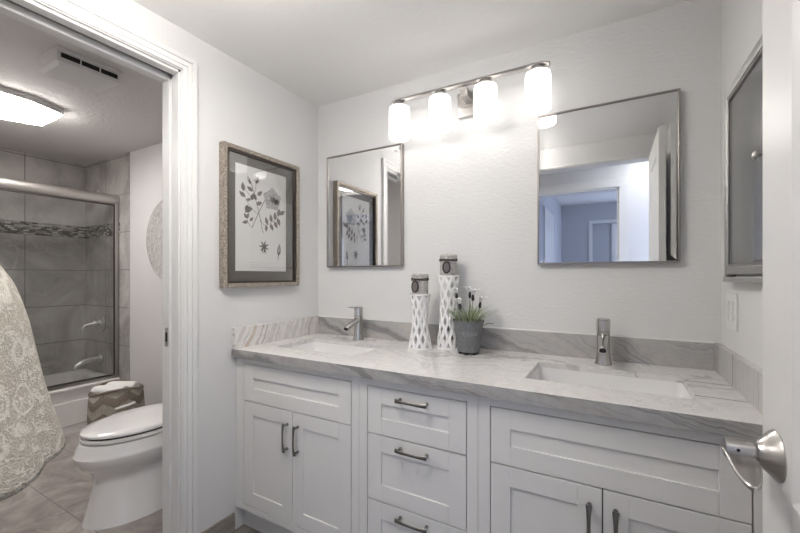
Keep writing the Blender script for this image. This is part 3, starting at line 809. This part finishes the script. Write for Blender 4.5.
for y in (-.195, -.145): obj('rocker', box(W - .010, W - .006, y - .0, y + .034 - .0, 1.078, 1.144), M['trim'], sw, bevel=.0015)

# ------------------------------------------------------------ countertop ornaments
def holder(x, y, h, rb, rw, rt, label, rows):
    t = thing('lattice_candle_holder', label, 'candle holder', (x, y, TZ1), 'lattice candle holders'); z = TZ1 + .0002
    b = B(); lathe(b, [(.0001, 0), (rb, 0), (rb + .001, .004), (rb, .010), (rb - .006, .012), (.0001, .012)], (x, y, z), seg=40)
    obj('foot_ring', b, M['ceramic'], t, smooth=True)
    b = B(); lathe(b, [(.0001, h - .008), (rt - .002, h - .008), (rt + .002, h - .005), (rt + .002, h - .001), (rt, h), (.0001, h)], (x, y, z), seg=40)
    obj('top_plate', b, M['ceramic'], t, smooth=True)
    def rad(s): 
        k = .55
        return rw + (rb - .004 - rw) * max(0, (k - s) / k) ** 1.6 + (rt - .002 - rw) * max(0, (s - k) / (1 - k)) ** 1.6
    b = B(); nst = 8
    for sg in (-1, 1):
        for j in range(nst):
            pts = []
            for i in range(41):
                s = i / 40; a = 2 * PI * j / nst + sg * s * rows * PI / nst; r = rad(s)
                pts.append((x + r * math.cos(a), y + r * math.sin(a), z + .008 + s * (h - .014)))
            # flattened strip that faces outward
            rings = []
            for i, p in enumerate(pts):
                s = i / 40; p = Vector(p); rd = Vector((p.x - x, p.y - y, 0)).normalized(); d = (Vector(pts[min(i + 1, 40)]) - Vector(pts[max(i - 1, 0)])).normalized()
                sd = d.cross(rd).normalized(); wd = .0072 * rad(s) / .045; th = .0026
                rings.append([p + sd * wd + rd * th * .3, p + sd * wd * .5 + rd * th, p - sd * wd * .5 + rd * th, p - sd * wd + rd * th * .3, p - sd * wd - rd * th, p + sd * wd - rd * th])
            loft(b, rings)
    obj('lattice_body', b, M['ceramic'], t, smooth=True)
    return z + h


def candle(x, y, z, hgt, R, ang, label):
    t = thing('wrapped_jar_candle', label, 'candle', (x, y, z), 'wrapped candles on the lattice holders'); z += .0003
    b = B(); lathe(b, [(.0001, 0), (R - .002, 0), (R, .003), (R, hgt * .70), (R - .002, hgt * .72), (R + .001, hgt * .75), (R + .0015, hgt * .95)], (x, y, z), seg=36)
    lathe(b, [(R + .0015, hgt * .95), (R - .002, hgt), (.0001, hgt)], (x, y, z), seg=36)
    obj('wrapped_jar', b, M['candle'], t, smooth=True)
    b = B(); lathe(b, [(.0001, hgt), (R - .004, hgt), (R - .006, hgt + .003), (.0001, hgt + .003)], (x, y, z), seg=30); obj('wax_top', b, M['candle_top'], t, smooth=True)
    b = B()
    for k, dz in enumerate((.0, .0035, .007)):
        tube(b, [(x + (R + .002) * math.cos(a), y + (R + .002) * math.sin(a), z + hgt * .70 + dz + .0012 * math.sin(3 * a + k)) for a in [2 * PI * i / 36 for i in range(36)]], .0019, 6, closed=True)
    d = Vector((math.cos(ang), math.sin(ang), 0)); sd = Vector((-d.y, d.x, 0)); c = Vector((x, y, z + hgt * .70)) + d * (R + .005)
    tube(b, [c, c + sd * .012 + Vector((0, 0, -.004)), c + sd * .018 + Vector((0, 0, -.012))], .0016, 6)
    tube(b, [c, c - sd * .010 + Vector((0, 0, -.006)), c - sd * .012 + Vector((0, 0, -.016))], .0016, 6)
    obj('twine', b, M['twine'], t, smooth=True)
    # oval tag hanging from the twine
    b = B(); cc = Vector((x, y, z + hgt * .38)) + d * (R + .003); lp = []
    for i in range(28): a = 2 * PI * i / 28; lp.append(cc + sd * .0165 * math.cos(a) + Vector((0, 0, .025 * math.sin(a))))
    tube(b, lp, .0042, 8, closed=True)
    tg = obj('oval_tag', b, M['tag'], t, smooth=True)
    b = B(); prism(b, [cc + sd * .014 * math.cos(a) + Vector((0, 0, .022 * math.sin(a))) for a in [2 * PI * i / 24 for i in range(24)]], d * .002); obj('tag_face', b, M['tag_face'], tg)


AC = math.atan2(CAM[1] + .15, CAM[0] - .85)
z1_ = holder(.788, -.170, .262, .060, .035, .050, 'shorter white lattice ceramic candle holder, further from the plant', 6)
candle(.788, -.170, z1_, .094, .0395, AC - .55, 'grey wrapped candle with oval tag on the shorter lattice holder')
z2_ = holder(.902, -.092, .350, .059, .038, .052, 'taller white lattice ceramic candle holder, behind the potted plant', 8)
candle(.902, -.092, z2_, .100, .0405, AC - .25, 'grey wrapped candle with oval tag on the taller lattice holder')

px_, py_ = 1.026, -.160
pp = thing('potted_plant', 'faux flowering grass with white blooms in a grey pot on the worktop', 'plant', (px_, py_, TZ1))
b = B()
rings = []
def pr_(r, z, sc=0.0): return [(px_ + (r) * math.cos(a), py_ + (r) * math.sin(a), z + sc * math.cos(a * 12)) for a in [2 * PI * k / 48 for k in range(48)]]
z = TZ1
loft(b, [pr_(.046, z + .010), pr_(.049, z + .012), pr_(.064, z + .128), pr_(.068, z + .138), pr_(.071, z + .150, .003), pr_(.067, z + .149, .003), pr_(.062, z + .133), pr_(.058, z + .118)], True, True)
pot = obj('pot', b, M['pot'], pp, smooth=True)
b = B()
for k in range(6):
    a = k * PI / 3 + .5; lathe(b, [(.010, 0), (.012, .006), (.011, .012)], (px_ + .035 * math.cos(a), py_ + .035 * math.sin(a), z + .0003), seg=12)
obj('pot_foot', b, M['bud'], pp, smooth=True, label='dark scalloped foot under the pot')
# small embossed crown-like motif and letters on the pot's front
b = B(); ca = math.atan2(CAM[1] - py_, CAM[0] - px_) + .12
def onpot(s, zz, off=.0006):
    r = .049 + (.066 - .049) * (zz - .012) / .108 + off; a = ca + s / .06
    return Vector((px_ + r * math.cos(a), py_ + r * math.sin(a), z + zz))
def ps(pts, r=.0008): tube(b, [onpot(s, q) for s, q in pts], r, 6)
for o_, g_ in enumerate('EOMW'):
    s0 = -.030 + o_ * .017
    G = {'E': [[(.010, .102), (0, .102), (0, .086), (.010, .086)], [(0, .094), (.008, .094)]], 'O': [[(.001, .086), (.001, .102), (.010, .102), (.010, .086), (.001, .086)]],
         'M': [[(0, .086), (0, .102), (.005, .093), (.010, .102), (.010, .086)]], 'W': [[(0, .104), (.002, .086), (.005, .096), (.008, .086), (.010, .104)]]}[g_]
    for st in G: ps([(s0 + s, q) for s, q in st])
obj('embossed_mark', b, M['pot_mark'], pot)
b = B(); lathe(b, [(.0001, .112), (.05, .114), (.0600, .128), (.05, .137), (.0001, .142)], (px_, py_, z), seg=24); obj('moss', b, M['soil'], pp)
b = B(); b2 = B()
def blade(bm, a, L, lean, r0=.03, w_=.0028, droop=.4):
    p0 = Vector((px_ + r0 * math.cos(a), py_ + r0 * math.sin(a), z + .132)); d = Vector((math.cos(a), math.sin(a), 0)); sd = Vector((-d.y, d.x, 0))
    rings = []
    for i in range(6):
        t = i / 5; p = p0 + d * L * lean * t * (1 + droop * t) + Vector((0, 0, L * (t - droop * t * t * lean)))
        ww = w_ * (1 - t) ** .6 + .0003; rings.append([p + sd * ww, p + d * .0006, p - sd * ww, p - d * .0006])
    loft(bm, rings)
for k in range(150):
    a = random.uniform(0, 2 * PI); blade(b if k % 3 else b2, a, random.uniform(.045, .115), random.uniform(.15, .95), random.uniform(.0, .05), random.uniform(.0018, .0034))
obj('grass_blades', b, M['grass'], pp)['kind'] = 'stuff'
obj('pale_blades', b2, M['grass_light'], pp)['kind'] = 'stuff'
rt = Vector((.8725, .4886, 0)); fw_ = Vector((-.4886, .8725, 0))
for dx, dd, hh, lean, bend in ((-.050, .010, .262, -.018, -.03), (-.042, -.02, .218, -.012, -.02), (.006, .0, .268, .000, -.03), (.014, -.02, .258, .004, .035), (.052, .005, .222, .026, .03)):
    base = Vector((px_, py_, z + .125)) + rt * dx * .4 + fw_ * dd; top = Vector((px_, py_, z)) + rt * dx + fw_ * dd * 1.5 + Vector((0, 0, hh - .022))
    b = B(); mid = (base + top) / 2 + rt * dx * -.1; tube(b, [base, mid, top], .0014, 6); fs = obj('flower_stem', b, M['stem'], pp, smooth=True)
    b = B(); dirn = Vector((0, 0, 1)) + rt * (lean * 4); lathe(b, [(.0005, 0), (.0055, .004), (.0072, .012), (.006, .022), (.004, .030), (.0005, .032)], top, dirn, 10); obj('bud', b, M['bud'], fs, smooth=True)
    b = B(); tp = top + dirn.normalized() * .028
    for k in range(4):
        a = k * PI / 2 + .4; d = (rt * math.cos(a) + fw_ * math.sin(a)); d = (d + rt * (1.3 if bend > 0 else -1.3) * .7).normalized(); sd = d.cross(Vector((0, 0, 1))).normalized(); rings = []
        for i in range(6):
            t = i / 5; p = tp + d * .036 * t + Vector((0, 0, .026 * math.sin(t * 1.9))); ww = .0085 * math.sin(PI * (.12 + .86 * t)) + .0004
            rings.append([p + sd * ww, p + Vector((0, 0, .001)), p - sd * ww, p - Vector((0, 0, .0008))])
        loft(b, rings)
    obj('petals', b, M['petal'], fs, smooth=True)
b = B(); tube(b, [onpot(.052, .125), Vector((px_, py_, z + .135)) + rt * .085, Vector((px_, py_, z + .133)) + rt * .115], [.0016, .0022, .0016], 6); obj('twig', b, M['stem'], pp)

# ------------------------------------------------------------ towel hanging at the doorway
tx, ty = .150, -1.490
t = thing('hand_towel', 'beige towel with cream scroll pattern hanging at the far left beside the doorway', 'towel', (tx, ty, .6))
b = B(); uvl = b.loops.layers.uv.new('UVMap')
NZ, NA = 44, 120
def towel_r(zz):
    """radius across Y by height"""
    pts = [(.66, .182), (.72, .176), (.92, .134), (1.10, .108), (1.16, .094), (1.21, .078), (1.245, .058), (1.28, .042), (1.34, .030), (1.42, .022)]
    for (z0, r0), (z1, r1) in zip(pts, pts[1:]):
        if zz <= z1: k = max(0, (zz - z0) / (z1 - z0)); return r0 + (r1 - r0) * k
    return pts[-1][1]
rows = []
for i in range(NZ + 1):
    s = i / NZ; row = []
    for j in range(NA):
        a = 2 * PI * j / NA
        hem = .685 + .055 * max(0, math.sin(a)) ** 2 + .006 * math.sin(3 * a + 1)
        zz = hem + (1.42 - hem) * s; r = towel_r(zz); low = max(0, 1 - s * 1.15)
        fold = 1 + .07 * low * math.sin(5 * a + .8) + .012 * low * math.sin(13 * a) + .02 * math.sin(5 * a + zz * 9)
        x = tx + r * .86 * fold * math.cos(a); y = ty + r * fold * math.sin(a)
        y = max(y, YE + .016 + .004 * math.sin(9 * a)); x = max(x, .030)
        row.append(b.verts.new((x, y, zz)))
    rows.append(row)
for i in range(NZ):
    for j in range(NA):
        f_ = b.faces.new((rows[i][j], rows[i][(j + 1) % NA], rows[i + 1][(j + 1) % NA], rows[i + 1][j]))
        for lp, (ii, jj) in zip(f_.loops, ((i, j), (i, j + 1), (i + 1, j + 1), (i + 1, j))): lp[uvl].uv = (jj / NA * 1.15, ii / NZ * .85)
obj('cloth', b, M['towel'], t, smooth='all', solid=.007)
b = B(); lathe(b, [(.0001, 0), (.022, 0), (.022, .006), (.008, .010), (.007, .05)], (tx, YE + .0145, 1.40), (0, 1, 0), 20)
tube(b, [(tx, YE + .05, 1.40), (tx, YE + .09, 1.395), (tx, YE + .105, 1.41), (tx, YE + .105, 1.43)], .006, 10)
hk = obj('robe_hook', b, M['nickel'], smooth=True, org=(tx, YE, 1.40)); tag(hk, 'nickel robe hook on the entry wall holding the beige towel', 'hook')

# ------------------------------------------------------------ toilet
TX = -.655; TB = -.128
to = thing('toilet', 'white elongated toilet with closed lid behind the doorway', 'toilet', (TX, -.5, 0))
def egg(cy, lf_, lb, hw, z, n=48, p=2.0, flatb=False):
    """egg ring: centre cy, front length lf_ (toward -Y), back length lb"""
    out = []
    for k in range(n):
        a = 2 * PI * k / n; c, s = math.cos(a), math.sin(a)
        y = cy - lf_ * c if c > 0 else cy - lb * c * 1.0
        x = hw * (abs(s) ** (2 / p)) * (1 if s > 0 else -1)
        out.append((TX + x, y, z))
    return out
b = B()
cy = -.60
C_ = -.675
loft(b, [egg(C_, .270, .35, .172, 0), egg(C_, .268, .35, .170, .008), egg(C_, .256, .35, .152, .05), egg(C_, .240, .35, .134, .12), egg(C_, .226, .35, .120, .19),
         egg(C_, .226, .35, .119, .230), egg(C_, .244, .36, .138, .255), egg(C_, .274, .365, .170, .280), egg(C_, .296, .37, .190, .315), egg(C_, .302, .375, .197, .338), egg(C_, .303, .375, .198, .346),
         egg(C_, .299, .37, .195, .352), egg(C_, .290, .37, .190, .385), egg(C_, .280, .36, .184, .404), egg(C_, .26, .34, .17, .408)], True, True)
obj('bowl', b, M['porcelain'], to, smooth=True)
b = B(); loft(b, [egg(C_, .268, .26, .182, .4095), egg(C_, .276, .265, .188, .412), egg(C_, .277, .265, .189, .424), egg(C_, .270, .26, .184, .428), egg(C_, .22, .22, .14, .4285)])
obj('seat', b, M['porcelain'], to, smooth=True)
b = B(); loft(b, [egg(C_, .262, .255, .179, .4287), egg(C_, .262, .255, .179, .4375)]); obj('lid_seat_shade', b, M['seat_shade'], to)  # black filler painting the shade between seat and lid
b = B(); loft(b, [egg(C_, .268, .26, .183, .4375), egg(C_, .275, .265, .189, .440), egg(C_, .275, .265, .189, .450), egg(C_, .266, .26, .182, .458), egg(C_, .22, .22, .150, .464), egg(C_, .12, .12, .07, .467)])
obj('lid', b, M['porcelain'], to, smooth=True)
b = B(); loft(b, [egg(C_, .268, .28, .176, .4045), egg(C_, .268, .28, .176, .4095)]); obj('seat_bowl_shade', b, M['seat_shade'], to)  # black filler painting the shade between bowl and seat
obj('tank', box(TX - .205, TX + .205, TB - .19, TB - .005, .40, .74), M['porcelain'], to, bevel=.02, bseg=4)
obj('tank_lid', box(TX - .215, TX + .215, TB - .20, TB - .001, .742, .775), M['porcelain'], to, bevel=.01, bseg=3)
b = B(); tube(b, [(TX - .16, TB - .19, .67), (TX - .16, TB - .205, .67), (TX - .10, TB - .212, .665)], [.008, .008, .006], 10); obj('flush_lever', b, M['chrome'], to, smooth=True)

# ------------------------------------------------------------ tub and sliding shower doors
RZ = .352
tb = thing('bathtub', 'white built-in bathtub along the tiled wall behind glass doors', 'bathtub', (-2.45, -.9, 0))
b = B(); x0, x1, y0, y1 = XT + .004, XR, -1.636, -.130
rg = [rrect(x0, x1, y0, y1, .01, 0), rrect(x0, x1, y0, y1, .01, RZ - .03), rrect(x0, x1 + .018, y0, y1, .012, RZ - .024), rrect(x0, x1 + .02, y0, y1, .012, RZ - .008), rrect(x0, x1 + .012, y0, y1, .01, RZ),
      rrect(x0 + .06, x1 - .075, y0 + .08, y1 - .07, .10, RZ), rrect(x0 + .075, x1 - .09, y0 + .095, y1 - .085, .10, RZ - .012), rrect(x0 + .11, x1 - .12, y0 + .16, y1 - .12, .10, .12), rrect(x0 + .17, x1 - .17, y0 + .24, y1 - .2, .08, .08)]
loft(b, rg, True, True); obj('tub_shell', b, M['tub'], tb, smooth=True)
b = B(); bx(b, x1 - .002, x1 + .008, y0 + .12, y1 - .02, .05, .24); obj('apron_panel', b, M['tub'], tb, bevel=.007)
sd_ = thing('sliding_shower_door', 'nickel framed sliding glass shower doors standing on the tub rim', 'shower door', (XR - .03, -.9, RZ))
b = B(); hx = XR - .03
prof = [(hx + .034 * math.cos(a), 1.884 + .045 * math.sin(a)) for a in [2 * PI * k / 20 for k in range(20)]]
prism(b, [(x, y0 + .001, z_) for x, z_ in prof], (0, y1 - y0 - .002, 0)); obj('header_rail', b, M['rail'], sd_, smooth=True)
b = B(); bx(b, hx - .025, hx + .025, y0 + .001, y1 - .001, RZ + .0005, RZ + .022); obj('bottom_track', b, M['nickel'], sd_, bevel=.002)
for ya_, yb2 in ((y1 - .026, y1 - .001), (y0 + .001, y0 + .026)): obj('wall_channel', box(hx - .022, hx + .024, ya_, yb2, RZ + .022, 1.85), M['nickel'], sd_, bevel=.002)
for xg, ya_, yb2 in ((hx + .010, -.93, -.160), (hx - .010, -1.60, -.86)):
    g_ = obj('glass_panel', box(xg - .003, xg + .003, ya_, yb2, RZ + .03, 1.835), M['shower_glass'], sd_)
    b = B(); bx(b, xg - .006, xg + .006, yb2 - .002, yb2 + .008, RZ + .03, 1.835); bx(b, xg - .006, xg + .006, ya_, yb2, RZ + .024, RZ + .036); bx(b, xg - .006, xg + .006, ya_, yb2, 1.832, 1.842)
    obj('panel_edge', b, M['twine'], g_, label='dark seal along the glass edge')
# shower fittings on the end wall
sht = thing('shower', 'chrome shower head on a short arm above the glass door header', 'shower head', (-2.50, -.131, 1.985))
b = B(); lathe(b, [(.0001, 0), (.028, 0), (.024, .008), (.009, .010)], (-2.50, -.1312, 1.985), (0, -1, 0), 20)
tube(b, [(-2.50, -.135, 1.985), (-2.50, -.19, 1.995), (-2.50, -.235, 1.975), (-2.50, -.25, 1.95)], .0085, 10)
obj('shower_arm', b, M['bright_chrome'], sht, smooth=True)
b = B(); lathe(b, [(.012, 0), (.016, .015), (.036, .045), (.038, .055), (.0001, .056)], (-2.50, -.245, 1.96), (0, -.45, -1), 24)
obj('spray_head', b, M['bright_chrome'], sht, smooth=True)
vt = thing('shower_valve', 'round chrome shower valve with lever on the tiled end wall', 'shower valve', (-2.44, -.131, .80))
b = B(); lathe(b, [(.0001, 0), (.078, 0), (.078, .004), (.070, .010), (.03, .014), (.0001, .014)], (-2.45, -.1312, .805), (0, -1, 0), 36); obj('escutcheon', b, M['bright_chrome'], vt, smooth=True)
b = B(); lathe(b, [(.024, .012), (.024, .05), (.020, .056), (.0001, .056)], (-2.45, -.131, .805), (0, -1, 0), 24)
tube(b, [(-2.45, -.178, .805), (-2.46, -.215, .80), (-2.465, -.25, .79), (-2.465, -.262, .76), (-2.465, -.264, .72)], [.011, .009, .008, .008, .006], 10)
obj('lever', b, M['bright_chrome'], vt, smooth=True)
b = B(); lathe(b, [(.0001, 0), (.032, 0), (.03, .012), (.02, .02)], (-2.45, -.131, .485), (0, -1, 0), 24)
tube(b, [(-2.45, -.14, .485), (-2.45, -.20, .487), (-2.45, -.27, .475), (-2.45, -.315, .45), (-2.45, -.325, .425)], [.022, .02, .019, .019, .018], 14)
tag(obj('tub_spout', b, M['bright_chrome'], smooth=True, org=(-2.45, -.131, .48)), 'curved chrome tub spout on the tiled end wall below the valve', 'tub spout')

# ------------------------------------------------------------ woven basket with towels beside the tub
bxc, byc = -1.49, -.43
bk = thing('woven_basket', 'brown and cream woven basket holding white towels, behind the toilet', 'basket', (bxc, byc, 0))
b = B(); uvl = b.loops.layers.uv.new('UVMap'); prof = [(.120, .0), (.135, .02), (.155, .12), (.162, .22), (.160, .33), (.152, .430)]
n = 64; rings = [[(bxc + r * math.cos(2 * PI * k / n), byc + r * math.sin(2 * PI * k / n), h + (.018 * math.cos(4 * PI * k / n + .6) if h > .3 else 0)) for k in range(n)] for r, h in prof]
rs = [[b.verts.new(p) for p in r] for r in rings]
for i in range(len(rs) - 1):
    for k in range(n):
        f_ = b.faces.new((rs[i][k], rs[i][(k + 1) % n], rs[i + 1][(k + 1) % n], rs[i + 1][k]))
        for lp, (kk, zz) in zip(f_.loops, ((k, prof[i][1]), (k + 1, prof[i][1]), (k + 1, prof[i + 1][1]), (k, prof[i + 1][1]))): lp[uvl].uv = (kk / n, zz / .41)
b.faces.new(list(reversed(rs[0])))
obj('basket_body', b, M['basket'], bk, smooth=True, solid=.008)
b = B(); tube(b, [(bxc + .153 * math.cos(2 * PI * k / 48), byc + .153 * math.sin(2 * PI * k / 48), .432 + .018 * math.cos(4 * PI * k / 48 + .6)) for k in range(48)], .0085, 8, closed=True)
obj('rim', b, mat('dark_rim_weave', (.19, .155, .125), .9, bump=1, bscale=200), bk, smooth=True)
dv = Vector((CAM[0] - bxc, CAM[1] - byc, 0)).normalized(); sv = Vector((-dv.y, dv.x, 0)); hb = Vector((bxc, byc, .335)) + dv * .164
b = B(); tube(b, [hb + sv * (-.005) + Vector((0, 0, -.01)), hb + sv * .02 + dv * .014 + Vector((0, 0, .0)), hb + sv * .06 + dv * .012 + Vector((0, 0, .006)), hb + sv * .10 + Vector((0, 0, .01)) - dv * .02], .010, 8)
obj('handle', b, M['rolled_towel'], bk, smooth=True, label='pale rope handle')
for k, (ox, oy, oz, L, r, an) in enumerate(((.015, -.048, .428, .21, .047, .5), (-.025, .048, .428, .20, .047, .5))):
    b = B(); d = Vector((math.cos(an), math.sin(an), 0)); c = Vector((bxc + ox, byc + oy, oz)); sp_ = []
    pts = []
    rings = []
    for i in range(9):
        q = c + d * L * (i / 8 - .5); rr = r * (1 - .18 * (abs(i / 8 - .5) * 2) ** 6); side = Vector((-d.y, d.x, 0))
        rings.append([q + side * rr * math.cos(a) * (1 + .05 * math.sin(3 * a + i)) + Vector((0, 0, rr * .72 * math.sin(a))) for a in [2 * PI * j / 24 for j in range(24)]])
    loft(b, rings)
    tag(obj('rolled_towel', b, M['rolled_towel'], smooth=True), ('white rolled towel in the basket, nearer the doorway', 'white rolled towel in the basket, nearer the back wall')[k], 'towel', 'white towels in the basket')

# ------------------------------------------------------------ round openwork wall medallion in the toilet room
mx_, mz_, mr = -1.369, 1.51, .324; b = B(); my = -.132
def ringt(cx, cz, r, tr, n=40): tube(b, [(cx + r * math.cos(2 * PI * k / n), my, cz + r * math.sin(2 * PI * k / n)) for k in range(n)], tr, 6, closed=True)
ringt(mx_, mz_, mr - .004, .004, 80); ringt(mx_, mz_, .06, .005)
for ring, cnt, rr in ((.10, 10, .034), (.165, 15, .036), (.23, 21, .036), (.288, 27, .034)):
    for k in range(cnt):
        a = 2 * PI * k / cnt + ring * 7; cx, cz = mx_ + ring * math.cos(a), mz_ + ring * math.sin(a)
        ringt(cx, cz, rr, .0028, 18)
        tube(b, [(cx + rr * .5 * math.cos(a + v) * (v / 4.5), my - .003, cz + rr * .8 * math.sin(a + v) * (v / 4.5)) for v in [i * .45 for i in range(11)]], .0024, 5)
tag(obj('wall_medallion', b, mat('bleached_metal', (.50, .47, .44), .6), smooth=True), 'round openwork cream medallion on the toilet room wall', 'wall decor')

# ------------------------------------------------------------ toilet room ceiling: lamp and exhaust fan
cl = thing('ceiling_lamp', 'lit octagonal flush ceiling lamp in the toilet room', 'ceiling light', (-1.62, -.99, H))
lxc, lyc = -1.555, -1.01
def octo(hx_, hy_, c, z_):
    cx_, cy_ = .075, .17; k = hx_ / .205; hx_ = .215 * k; hy_ = .25 * k
    return [(lxc + sx * a, lyc + sy * b_, z_) for sx, sy, a, b_ in ((1, -1, hx_, hy_ - cy_), (1, 1, hx_, hy_ - cy_), (1, 1, hx_ - cx_, hy_), (-1, 1, hx_ - cx_, hy_), (-1, 1, hx_, hy_ - cy_), (-1, -1, hx_, hy_ - cy_), (-1, -1, hx_ - cx_, hy_), (1, -1, hx_ - cx_, hy_))]
b = B(); loft(b, [octo(.205, .275, .10, H - .0005), octo(.208, .278, .10, H - .012), octo(.200, .270, .10, H - .014), octo(.200, .270, .10, H - .024), octo(.208, .278, .10, H - .026), octo(.206, .276, .10, H - .036)])
obj('housing', b, M['white_plastic'], cl)
b = B(); loft(b, [octo(.20, .27, .10, H - .036), octo(.203, .273, .10, H - .046), octo(.19, .26, .095, H - .062), octo(.15, .22, .08, H - .068)])
obj('diffuser', b, M['glow2'], cl, label='glowing white diffuser')
ef = thing('exhaust_fan', 'square white exhaust fan cover with dark slots on the toilet room ceiling', 'exhaust fan', (-.70, -.94, H))
fx0, fx1, fy0, fy1 = -.825, -.600, -1.065, -.80
b = B(); loft(b, [[(fx0 + .0, fy0, H - .0005), (fx1, fy0, H - .0005), (fx1, fy1, H - .0005), (fx0, fy1, H - .0005)], [(fx0, fy0, H - .014), (fx1, fy0, H - .014), (fx1, fy1, H - .014), (fx0, fy1, H - .014)]])
obj('base_plate', b, M['white_plastic'], ef, bevel=.002)
b = B(); loft(b, [[(fx0 + .006, fy0 + .006, H - .014), (fx1 - .012, fy0 + .006, H - .014), (fx1 - .012, fy1 - .006, H - .014), (fx0 + .006, fy1 - .006, H - .014)],
                  [(fx0 + .006, fy0 + .006, H - .062), (fx1 - .012, fy0 + .006, H - .062), (fx1 - .012, fy1 - .006, H - .062), (fx0 + .006, fy1 - .006, H - .062)],
                  [(fx0 + .022, fy0 + .02, H - .074), (fx1 - .026, fy0 + .02, H - .074), (fx1 - .026, fy1 - .02, H - .074), (fx0 + .022, fy1 - .02, H - .074)]])
cv = obj('cover', b, M['white_plastic'], ef, bevel=.002)
for k in range(3):
    ya_ = fy0 + .020 + k * .078
    obj('slot', box(fx1 - .0125, fx1 - .0112, ya_, ya_ + .072, H - .044, H - .022), M['black'], cv)

# drum lamp added out of view to brighten the bathroom, left of the camera
pl_ = thing('added_drum_lamp', 'added round white drum lamp under the bathroom ceiling, for fill light', 'ceiling light', (.68, -1.30, H))
b = B(); lathe(b, [(.0001, -.001), (.06, -.001), (.06, -.016), (.012, -.022), (.012, -.12), (.0001, -.12)], (.68, -1.30, H), seg=32); obj('canopy', b, M['nickel'], pl_, smooth=True)
b = B(); lathe(b, [(.012, -.10), (.18, -.102), (.188, -.108), (.188, -.165), (.18, -.172), (.0001, -.176)], (.68, -1.30, H), seg=48); obj('drum_diffuser', b, M['glow4'], pl_, smooth=True, label='glowing white drum of the added fill lamp')

# lamp added in the hall behind the camera for more fill light
hl = thing('added_hall_lamp', 'added round fill lamp in the hall behind the camera', 'ceiling light', (1.9, -1.95, H))
b = B(); lathe(b, [(.0001, 0), (.17, 0), (.17, -.02), (.0001, -.02)], (1.9, -1.95, H), seg=40); obj('base_plate', b, M['white_plastic'], hl, smooth=True)
b = B(); lathe(b, [(.16, -.02), (.155, -.04), (.12, -.062), (.06, -.074), (.0001, -.077)], (1.9, -1.95, H), seg=40); obj('diffuser', b, M['glow3'], hl, smooth=True, label='glowing white bowl of the added hall lamp')
